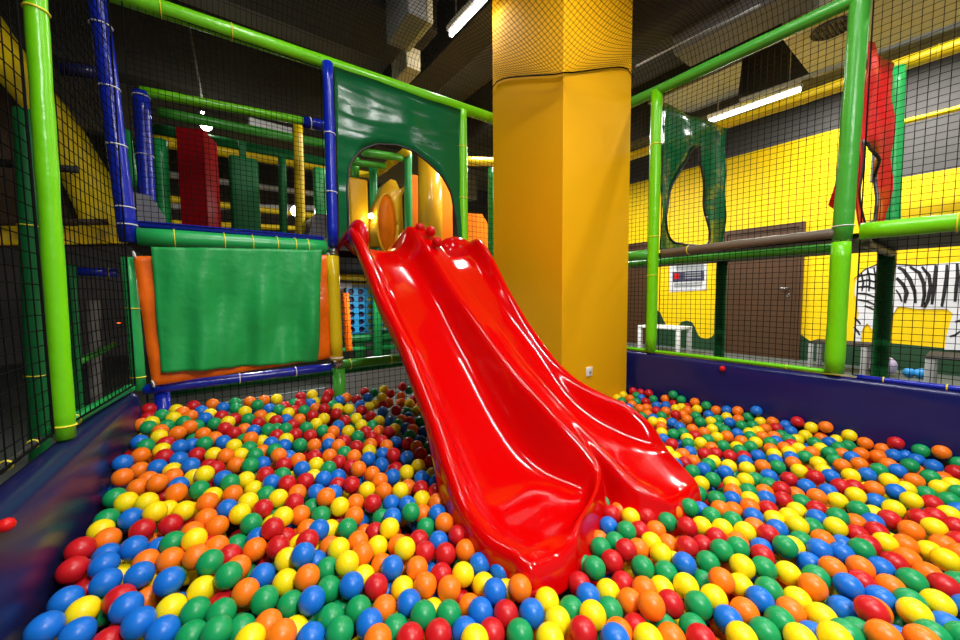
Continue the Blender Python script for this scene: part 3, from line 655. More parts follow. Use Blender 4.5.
# far row of posts of the walkway
padded('padded_post', 'dark green lower post beyond the net near the brown door', 'post', (4.3, 1.595, FZ), (4.3, 1.595, 1.175), .05, 'deep_green')
padded('padded_post', 'dark green lower post in front of the zebra', 'post', (4.3, .445, FZ), (4.3, .445, 1.175), .05, 'deep_green')
padded('padded_post', 'green upper post right of the red vinyl panel', 'post', (4.32, .43, 1.215), (4.32, .455, 2.56), .05, 'jade')
padded('padded_beam', 'yellow beam under the ceiling beyond the right net', 'beam', (4.42, -1.0, 2.62), (4.42, 3.2, 2.60), .05, 'yellow_vinyl', (.1, .2, .3))
padded('padded_beam', 'thin yellow beam on the far wall at the upper right', 'beam', (6.6, -1.2, 2.82), (6.6, .75, 2.82), .03, 'yellow_vinyl')
eg = Thing('hanging_tarp', 'dark green vinyl panel with an egg-shaped hole right of the column', 'panel', (3.7, 1.6, 1.2))
egg = [(3.10, 1.50), (3.16, 1.62), (3.27, 1.78), (3.40, 1.96), (3.54, 2.11), (3.66, 2.2), (3.74, 2.21), (3.80, 2.12), (3.85, 1.95), (3.90, 1.7), (3.97, 1.48), (3.99, 1.36), (3.85, 1.30), (3.3, 1.30), (3.18, 1.36), (3.12, 1.43)]
g, edge = radial_strip((3.62, 1.6), egg, [(3.06, 1.22), (4.32, 1.22), (4.32, 2.52), (3.06, 2.40)], 0, 2*math.pi, 64, lambda u, v: np.array([u, 1.6, v]), 6, .008, (0, 1, 0), .012)
eg.part('sheet', g, 'tarp_green'); eg.part('edge_trim', tube(edge+[edge[0]], .010, 8), 'edge_black', label='black edge trim')
rd = Thing('hanging_tarp', 'red vinyl panel with an oval hole behind the big green post', 'panel', (3.7, .45, 1.2))
rh = [(3.12, 1.45), (3.13, 1.75)]+[tuple(py(*p, .44)[[0, 2]]) for p in ((858, 132), (864, 140), (870, 151), (875, 165), (877, 178), (875, 192), (872, 208), (871, 222), (862, 226))]
g, edge = radial_strip((3.3, 1.62), rh, [(3.08, 1.22), (4.12, 1.22), (4.2, 2.46), (3.08, 2.27)], 0, 2*math.pi, 64, lambda u, v: np.array([u, .44, v]), 6, .008, (0, 1, 0), .015, 9)
rd.part('sheet', g, 'red_vinyl'); rd.part('edge_trim', tube(edge+[edge[0]], .010, 8), 'edge_black', label='black edge trim')
rd.part('loose_flap', slab([py(842, 166, .75), py(829, 205, .75), py(841, 214, .75), py(846, 200, .75)], (0, 1, 0), .006), 'red_vinyl', label='loose red flap')

# ------------------------------------------------------------------ ceiling net with the hole for the column
def zc(x, y):
    e = min(x+.4, 3.03-x, 2.70-y, 1.0)
    z = 2.47+.26*(1-math.exp(-max(0, e)*12))
    d = math.hypot(x-CX0, y-CY0)
    z -= .34*max(0, 1-d/.80)
    return z
lines = []; cs = .027
def span(fixed, lo, hi, axis):
    n = max(2, int((hi-lo)/.08)); out = []
    for i in range(n+1):
        t = lo+(hi-lo)*i/n; x, y = (fixed, t) if axis else (t, fixed); out.append((x, y, zc(x, y)))
    return out
for k in range(int((3.03+.4)/cs)+1):
    x = -.4+k*cs
    if CX0-.01 < x < CX1+.01: lines += [span(x, -.3, CY0-.008, 1), span(x, CY1+.008, 2.70, 1)]
    else: lines.append(span(x, -.3, 2.70, 1))
for k in range(int((2.70+.3)/cs)+1):
    y = -.3+k*cs
    if CY0-.01 < y < CY1+.01: lines += [span(y, -.4, CX0-.008, 0), span(y, CX1+.008, 3.03, 0)]
    else: lines.append(span(y, -.4, 3.03, 0))
cn = Thing('ceiling_net', 'black net stretched over the ball pit like a ceiling', 'net', (1.3, 1.2, 2.5))
cn.part('mesh', strands(lines, .0016), 'net_black')
e_ = .009
hole = span(CY0-e_, CX0-e_, CX1+e_, 0)+span(CX1+e_, CY0-e_, CY1+e_, 1)[1:]+span(CY1+e_, CX0-e_, CX1+e_, 0)[::-1][1:]+span(CX0-e_, CY0-e_, CY1+e_, 1)[::-1][1:]
cn.part('border_rope', tube(hole, .005, 6), 'net_black')

# ------------------------------------------------------------------ the red twin slide
RY = [2.80, 2.62, 2.50, 2.42, 2.30, 2.18, 2.0, 1.88, 1.76, 1.63, 1.5, 1.36, 1.22, 1.08, .97, .89, .82, .75, .68, .64]
FL = [1.185, 1.18, 1.175, 1.15, 1.08, .985, .83, .715, .60, .485, .37, .262, .18, .13, .105, .088, .07, .055, .03, -.05]
RM = [1.24, 1.30, 1.31, 1.29, 1.22, 1.12, .945, .83, .735, .64, .51, .37, .225, .12, .085, .07, .06, .055, .03, -.06]
FK = [1.185, 1.18, 1.175, 1.15, 1.08, .985, .83, .715, .60, .485, .36, .235, .13, .068, .05, .045, .045, .045, .028, -.05]
RN = [1.24, 1.30, 1.32, 1.30, 1.22, 1.12, .92, .785, .655, .535, .43, .355, .305, .262, .185, .095, .073, .057, .025, -.07]
RG = [1.24, 1.32, 1.36, 1.33, 1.25, 1.15, .985, .88, .79, .69, .585, .48, .385, .28, .16, -.04, -.12, -.15, -.15, -.15]
RB = [1.24, 1.32, 1.36, 1.33, 1.25, 1.15, .985, .88, .79, .69, .585, .48, .385, .285, .20, .14, .10, .07, .03, -.06]
YL_ = [2.80, 2.62, 2.50, 2.42, 2.30, 2.18, 2.0, 1.88, 1.76, 1.63, 1.5, 1.36, 1.22, 1.08, .97, .90, .84, .79, .745, .71]
LL = [.80, .80, .795, .785, .775, .77, .765, .765, .765, .76, .755, .75, .735, .715, .705, .71, .735, .74, .75, .775]
LR = [1.225]*10+[1.225, 1.225, 1.235, 1.255, 1.285, 1.28, 1.18, 1.02, .94, .89]
QL = [1.315]*10+[1.315, 1.315, 1.32, 1.33, 1.345, 1.345, 1.335, 1.36, 1.42, 1.48]
QR = [1.83, 1.83, 1.82, 1.81, 1.785, 1.755, 1.725, 1.72, 1.72, 1.72, 1.72, 1.725, 1.75, 1.785, 1.81, 1.80, 1.755, 1.71, 1.665, 1.60]
def cr(tab, t):
    n = len(tab); i = min(int(t), n-2); f = t-i
    p0, p1, p2, p3 = tab[max(0, i-1)], tab[i], tab[i+1], tab[min(n-1, i+2)]
    return .5*(2*p1+(p2-p0)*f+(2*p0-5*p1+4*p2-p3)*f*f+(3*p1-p0-3*p2+p3)*f**3)
def lane(xl, xr, fl, ra, rb):
    """points of one trough from rim to rim"""
    w = xr-xl; out = []
    e = min(.105, w*.3)
    for s, k in ((0.016, 1.0), (.036, .93), (.054, .66), (.076, .28), (.10, .07)):
        out.append((xl+s*e/.105, fl+(ra-fl)*k))
    for s in (.2, .5, .8): out.append((xl+e+(w-2*e)*s, fl-.004*math.sin(math.pi*s)))
    for s, k in ((.10, .07), (.075, .28), (.05, .66), (.03, .93), (.012, 1.0)):
        out.append((xr-s*e/.105, fl+(rb-fl)*k))
    return out
NS = 90; V = []; W = None
for k in range(NS+1):
    t = (len(RY)-1)*k/NS
    y, fl, fk, rm, rn, rg, bg, ll, lr, ql, qr = [cr(T_, t) for T_ in (RY, FL, FK, RM, RN, RG, RB, LL, LR, QL, QR)]
    down = min(1, max(0, (1.38-y)/.25)); sk = (rm-.085-.012*abs(math.sin(k*1.05)))*(1-down)+min(rm-.05, -.09)*down; sn = (rn-.085)*(1-down)+min(rn-.05, -.09)*down
    row = [(ll-.022, sk), (ll-.026, rm-.045), (ll-.018, rm-.015), (ll-.003, rm)]
    row += lane(ll, lr, fk, rm, bg)
    mid = (lr+ql)/2
    row += [(lr+.003, bg), (lr+.016, bg+(rg-bg)*.2-.001), (mid, rg+(.004 if rg > bg-.004 else 0)), (ql-.016, bg+(rg-bg)*.2-.001), (ql-.003, bg)]
    row += lane(ql, qr, fl, bg, rn)
    row += [(qr+.003, rn), (qr+.018, rn-.015), (qr+.026, rn-.045), (qr+.022, sn)]
    W = len(row)
    y2_ = cr(YL_, t); half = len(row)//2
    V += [(x, y2_ if i_ < half else ((y+y2_)/2 if i_ == half else y), z) for i_, (x, z) in enumerate(row)]
# closing lip at the bottom and back edge
Fs = [(k*W+i, (k+1)*W+i, (k+1)*W+i+1, k*W+i+1) for k in range(NS) for i in range(W-1)]
sl = Thing('twin_slide', 'glossy red twin-lane plastic slide running down into the balls', 'slide', (1.28, 2.68, 1.18))
so_ = sl.part('chute', (V, Fs), 'slide_red')
md = so_.modifiers.new('thick', 'SOLIDIFY'); md.thickness = .008; md.offset = -1
md = so_.modifiers.new('smooth', 'SUBSURF'); md.levels = 1; md.render_levels = 1
for (x, y) in ((420.5, 226), (431, 229.5), (438, 240)):
    c = px(x, y, 1.275); sl.part('knob', ico(c+np.array([0, .01, -.012]), .036, 3), 'slide_red')
# rounded scroll ends of the outer rims at the top
c = py(358, 238, 2.5)
sc1 = sl.part('handhold', ico(c, .115, 4, (.55, 1.0, 1.05)), 'slide_red')
sl.part('scallop', join(ring(c+np.array([-.040, 0, 0]), (1, .25, 0), .056, .010, 24, 8), ring(c+np.array([-.047, 0, 0]), (1, .25, 0), .026, .008, 20, 8)), 'slide_red', parent=sc1)
sl.part('handhold', ico((1.69, 2.60, 1.20), .10, 4, (1.75, 1.0, 1.42)), 'slide_red')

# ------------------------------------------------------------------ plastic balls
NEAR = [0,0,9,4,0,9,-330,1559,108,0,0,9,4,0,0,-333,1491,88,4,0,0,2,4,4,-267,1469,85,4,0,0,2,0,4,-254,1401,70,4,0,0,4,4,1,-273,1539,75,4,0,9,2,4,0,-327,1391,61,
2,0,4,3,4,0,-287,1333,51,4,0,9,4,9,4,-341,1292,68,4,0,4,0,9,2,-283,1262,43,1,0,0,4,4,2,-281,1606,93,4,0,1,4,1,0,-209,1513,87,4,0,4,3,4,0,-154,1531,50,1,
0,2,1,4,4,-177,1458,60,1,0,1,1,3,3,-118,1410,68,1,1,1,3,1,2,-56,1373,72,1,1,0,0,3,1,-5,1418,55,2,1,3,0,1,1,-60,1440,91,3,0,4,1,1,0,-115,1481,80,0,1,2,1,
3,1,-34,1478,34,3,1,1,0,1,0,-22,1313,75,1,1,2,3,0,3,-10,1316,2,0,1,1,1,1,3,25,1356,47,4,0,2,2,1,1,-184,1389,65,3,0,2,2,2,1,-113,1345,44,4,0,2,2,2,1,-113,
1285,79,0,0,3,1,4,4,-218,1330,51,2,1,3,1,3,3,-43,1259,36,2,0,1,3,4,4,-108,1235,32,4,0,3,1,4,0,-196,1265,62,4,0,0,4,2,4,-167,1203,50,4,0,2,3,9,2,-119,1155,
35,3,1,2,3,3,2,-57,1187,30,3,1,4,3,9,0,-64,1115,21,0,0,4,4,9,3,-226,1219,18,0,1,2,1,3,1,-1,1216,1,3,1,0,3,3,0,-2,1145,26,3,1,3,3,9,3,-13,1071,37,3,1,1,
1,0,0,19,1230,67,3,1,1,1,0,3,49,1447,22,1,1,3,0,4,4,93,1345,47,1,1,3,4,1,0,44,1290,41,0,1,4,2,2,0,154,1311,48,2,1,4,3,2,0,168,1244,38,2,1,0,0,4,1,217,1320,
21,0,1,2,1,4,1,233,1265,60,4,1,2,4,3,2,206,1194,66,4,1,4,3,1,0,246,1220,8,1,1,0,2,3,2,300,1263,12,2,1,1,1,2,2,312,1199,36,3,1,4,2,3,1,264,1153,17,1,1,0,
3,3,1,55,1185,29,4,1,1,3,3,1,101,1236,22,2,1,3,1,1,2,152,1170,21,1,1,3,3,4,4,203,1127,38,3,1,4,2,3,3,250,1086,5,3,1,1,1,1,4,95,1128,24,3,1,3,4,2,2,152,
1094,4,4,1,3,3,3,1,197,1046,26,3,1,3,1,2,0,37,1097,-5,1,1,2,1,9,3,93,1057,6,2,1,3,1,9,3,50,1007,28,2,1,1,3,9,3,148,1020,-15,1,1,1,2,9,3,113,976,27,3,1,
3,3,3,3,233,997,-9,3,1,4,4,9,3,237,928,2,4,1,2,3,9,3,174,957,-1,1,1,2,0,1,3,381,1220,20,2,1,1,1,1,0,431,1174,7,1,1,2,2,2,1,370,1145,25,1,1,2,2,4,2,492,
1142,4,2,1,1,0,4,2,487,1078,31,2,1,3,1,4,2,312,1109,42,2,1,4,0,3,1,353,1087,-9,1,1,2,4,0,2,419,1108,-13,4,1,1,1,2,2,428,1045,13,0,1,2,4,1,0,547,1055,5,
0,2,0,1,0,4,598,1008,3,1,1,4,4,1,0,495,1009,1,0,2,4,2,1,0,553,959,-17,1,1,2,0,2,4,487,940,-5,4,1,2,2,3,2,304,1045,17,0,1,2,4,1,1,366,1017,0,2,1,4,1,4,4,
434,983,-19,4,1,4,3,3,2,422,915,-10,1,2,1,2,0,0,538,888,-7,3,1,3,1,4,4,302,982,-12,1,1,3,4,3,4,364,951,-21,3,1,4,2,0,1,431,847,-1,2,2,3,3,0,1,480,882,-44,
4,1,3,3,1,3,308,913,-5,3,1,1,0,9,1,363,875,-23,3,2,2,1,0,0,494,820,-14,0,2,0,4,9,3,436,776,-5,0,1,3,0,9,3,374,808,-4,1,1,3,3,9,4,304,844,5,1,2,0,3,2,0,
664,987,-1,4,2,2,4,2,3,672,920,-13,4,2,2,3,4,9,716,867,-23,3,2,4,9,1,9,780,840,-17,2,2,0,4,0,1,603,912,-9,2,2,2,4,1,4,640,855,-25,2,2,4,1,0,4,687,806,-38,
1,2,2,0,4,3,694,753,6,4,2,2,2,4,4,632,791,1,0,2,1,3,4,3,755,756,-32,2,2,4,3,2,3,740,690,-15,4,2,1,0,0,4,566,772,-11,0,2,4,4,0,2,617,725,-13,4,2,0,2,1,0,
671,681,-7,4,2,0,0,9,1,500,751,-16,0,2,2,3,9,0,551,704,-13,3,2,0,1,9,0,605,657,-11,2,2,4,3,2,2,711,625,-10,2,2,3,0,9,2,649,594,0,2,2,0,0,9,4,488,690,15,
3,2,4,3,0,1,1044,728,-10,3,2,3,0,0,4,1113,719,-14,3,2,3,0,2,4,948,683,-9,0,2,3,0,0,3,1015,665,-7,0,2,3,1,2,3,1083,658,6,1,2,0,2,3,0,1148,652,-16,2,2,1,
1,2,1,1217,644,-18,2,2,3,2,3,1,1173,587,-7,1,2,2,0,2,1,1279,616,-35,3,2,0,2,1,1,1067,591,-7,0,2,2,2,4,3,885,690,-37,4,2,3,2,2,0,850,633,-19,2,2,4,0,3,3,
916,612,-25,0,2,2,2,1,0,985,607,-30,1,2,1,2,1,2,990,541,-8,2,2,1,2,0,3,1054,523,-26,3,2,3,4,2,2,1120,544,-20,3,2,2,4,0,0,780,635,-24,3,2,2,1,1,2,854,564,
-16,1,2,3,1,3,0,920,544,-11,1,2,1,0,3,1,920,483,22,0,2,1,3,3,2,1006,474,-13,2,2,3,3,0,4,788,571,3,0,2,2,3,9,2,721,551,9,1,2,3,0,9,3,806,505,-8,0,2,1,3,
9,1,872,497,-27,3,2,2,3,1,0,943,460,-39,4,2,3,0,9,3,751,480,26,2,2,1,3,9,3,834,443,6,0,2,1,0,4,0,1281,552,-9,0,3,0,0,3,2,1351,532,-23,3,3,3,3,1,0,1337,
469,1,3,3,3,4,2,2,1402,445,-3,1,3,3,4,2,2,1465,465,-22,4,3,3,3,0,0,1502,406,-28,0,3,2,3,3,4,1437,386,-14,4,2,2,3,2,0,1181,517,-3,3,3,4,1,3,0,1271,484,-19,
2,3,1,3,2,3,1315,403,-3,3,3,2,2,3,0,1371,363,-12,2,2,3,3,3,4,1105,477,-12,1,3,3,2,2,1,1196,417,-1,2,3,1,4,1,2,1253,386,-27,2,3,3,2,4,1,1129,411,-17,3,2,
0,2,3,2,1060,424,-11,3,3,2,2,3,3,1286,326,-16,4,3,1,1,3,3,1217,328,-12,1,3,4,4,2,2,1149,342,-20,4,3,0,1,2,2,1081,358,-18,3,2,1,4,0,3,995,408,-30,0,3,1,
4,9,3,945,368,-2,2,3,0,3,9,4,1032,311,-3,3,3,2,3,9,4,1106,285,-13,1,2,2,3,9,3,897,418,-9,2,3,3,3,2,2,1586,341,-21,3,3,0,2,2,4,1520,347,5,4,3,3,4,4,1,1611,
278,-7,4,3,2,1,3,4,1541,288,-29,1,3,3,4,4,3,1704,287,-16,4,3,1,0,4,2,1757,245,-35,3,4,4,0,1,0,1718,193,-3,4,3,4,3,1,4,1662,232,-15,4,4,1,0,1,2,1672,144,
-19,1,4,4,4,0,3,1614,182,-12,0,4,4,4,0,1,1547,170,-21,1,3,3,1,2,4,1518,230,0,3,3,2,1,1,4,1455,255,-14,2,3,3,4,2,2,1420,314,-21,1,3,2,2,3,3,1386,249,-5,
2,3,3,1,1,2,1324,269,-28,4,3,3,0,2,1,1464,187,-2,4,3,3,0,3,2,1382,184,-28,1,3,4,2,2,2,1249,267,-20,2,3,2,4,4,3,1289,210,-18,3,3,3,4,9,2,1174,271,-10,4,
3,2,2,9,2,1207,211,-26,3,3,2,3,9,4,1245,158,-1,2,3,3,4,9,1,1130,220,5,2,3,4,3,9,2,1180,167,21,3,4,3,1,9,0,1311,144,-24,4,4,0,3,1,1,1495,126,-16,1,4,4,3,
1,4,1426,128,-15,0,4,4,3,3,4,1364,129,18,1,4,3,4,9,1,1282,98,19,1,4,0,3,4,4,1596,116,-24,0,4,3,2,1,0,1786,187,-13,2,4,0,1,0,0,1847,153,-14,3,3,2,4,4,2,
1654,334,-26,1,4,2,2,1,1,1902,112,-21,2,4,1,1,1,2,1945,59,-33,1,4,0,2,3,1,1803,99,-19,0,4,4,1,1,1,1737,122,-18,1,4,3,0,0,2,1751,53,-18,2,4,2,1,0,1,1879,
24,-11,1,4,2,0,2,2,2007,32,-21,1,4,2,9,3,0,1944,-5,-7,0,4,1,9,1,0,2068,-1,-17,3,4,1,1,0,1,1652,79,-8,0,4,1,3,2,2,1691,21,-6,3,4,0,9,4,2,1787,-5,-30,3,4,
1,0,2,3,1541,74,-13,2,4,0,4,4,0,1593,28,-12,2,4,4,2,3,3,1474,62,1,4,4,3,3,9,2,1523,9,-27,3,4,1,4,9,2,1413,29,-3,4,4,1,1,9,3,1382,80,-38,3,4,4,9,9,4,1464,
-19,-2,1,4,4,3,9,2,1347,41,12,4,0,9,1,1,4,-303,2089,170,1,0,3,1,2,1,-237,1887,129,1,0,1,1,0,4,-178,1853,142,4,0,0,2,1,1,-115,1834,118,1,0,0,2,2,4,-118,
1765,122,3,0,9,2,3,4,-295,1848,126,2,0,3,2,4,1,-258,1790,123,2,0,2,0,0,1,-200,1752,119,2,0,2,2,0,0,-143,1709,89,2,0,4,2,0,0,-169,1652,120,3,0,9,4,2,3,-301,
1740,100,2,0,9,4,1,3,-305,1671,98,4,0,3,2,4,2,-235,1686,104,0,0,1,0,4,2,-197,1594,97,0,0,2,1,3,2,-127,1596,86,1,1,2,4,1,2,-25,1653,103,4,1,2,2,1,1,32,1620,
73,2,0,2,1,1,1,-93,1661,91,2,1,4,0,4,2,67,1538,81,1,1,2,1,2,1,-31,1590,75,2,1,3,1,0,3,187,1430,77,2,1,3,2,0,3,158,1478,35,3,1,4,2,4,0,95,1476,65,1,1,1,
2,1,4,0,1528,66,1,1,3,1,2,2,-69,1532,69,4,1,3,0,1,3,107,1413,40,0,1,4,0,0,3,148,1373,80,0,1,0,2,0,2,185,1385,23,1,1,0,4,0,1,254,1378,31,4,1,1,2,1,3,279,
1316,52,0,2,3,2,0,3,1390,602,-6,2,3,0,0,0,4,1454,578,-17,2,3,2,0,2,3,1871,396,-24,0,3,3,3,4,1,1923,345,-12,4,3,1,0,1,1,1674,483,-17,3,3,2,4,1,1,1577,520,
-14,2,3,4,2,4,0,1715,428,-16,2,3,2,2,3,0,1778,398,-15,4,3,2,2,3,0,1849,331,-15,3,3,2,2,1,4,1776,329,-21,2,3,4,3,3,2,1715,359,-4,1,3,2,0,4,4,1609,459,-21,
4,3,0,2,3,2,1647,402,-14,2,3,2,3,0,1,1500,526,-17,2,3,2,1,1,4,1534,466,-12,0,3,1,4,4,2,1568,406,-6,0,3,0,1,3,2,1418,515,-14,0,4,1,9,2,3,2858,27,-15,1,4,
4,3,2,1,2582,137,-16,3,4,1,1,3,4,2688,96,-15,1,4,2,2,4,4,2332,237,-15,4,4,1,2,2,2,2370,175,-15,2,4,3,2,3,1,2586,63,-19,2,4,1,9,3,0,2654,31,-15,2,3,1,2,
3,0,2085,312,-18,2,4,0,1,3,0,2178,272,-8,4,4,3,2,2,1,2218,218,-25,2,4,4,3,0,1,2312,127,-11,0,4,2,3,0,3,2358,75,-17,3,4,0,3,2,2,2442,34,-15,3,4,3,9,4,0,
2545,9,-7,3,4,3,2,1,2,2056,247,-15,2,4,4,2,0,4,2177,163,-15,3,3,4,1,2,2,1896,281,-2,0,4,4,1,2,2,2063,164,-16,0,4,2,0,1,0,2162,95,-15,0,4,0,2,2,0,2223,61,
-16,2,4,0,4,0,3,2285,30,-15,4,4,2,9,0,3,2350,6,-15,4,4,1,0,0,2,2005,201,-25,1,4,3,4,0,3,1946,239,-24,2,3,4,1,4,3,1813,273,-4,0,4,4,0,3,1,1855,222,-24,0,
4,0,1,2,4,1910,181,-13,1,4,0,2,1,0,2023,107,-14,2,4,0,0,1,0,2103,58,-10,0,4,2,9,0,2,2172,13,-11,]
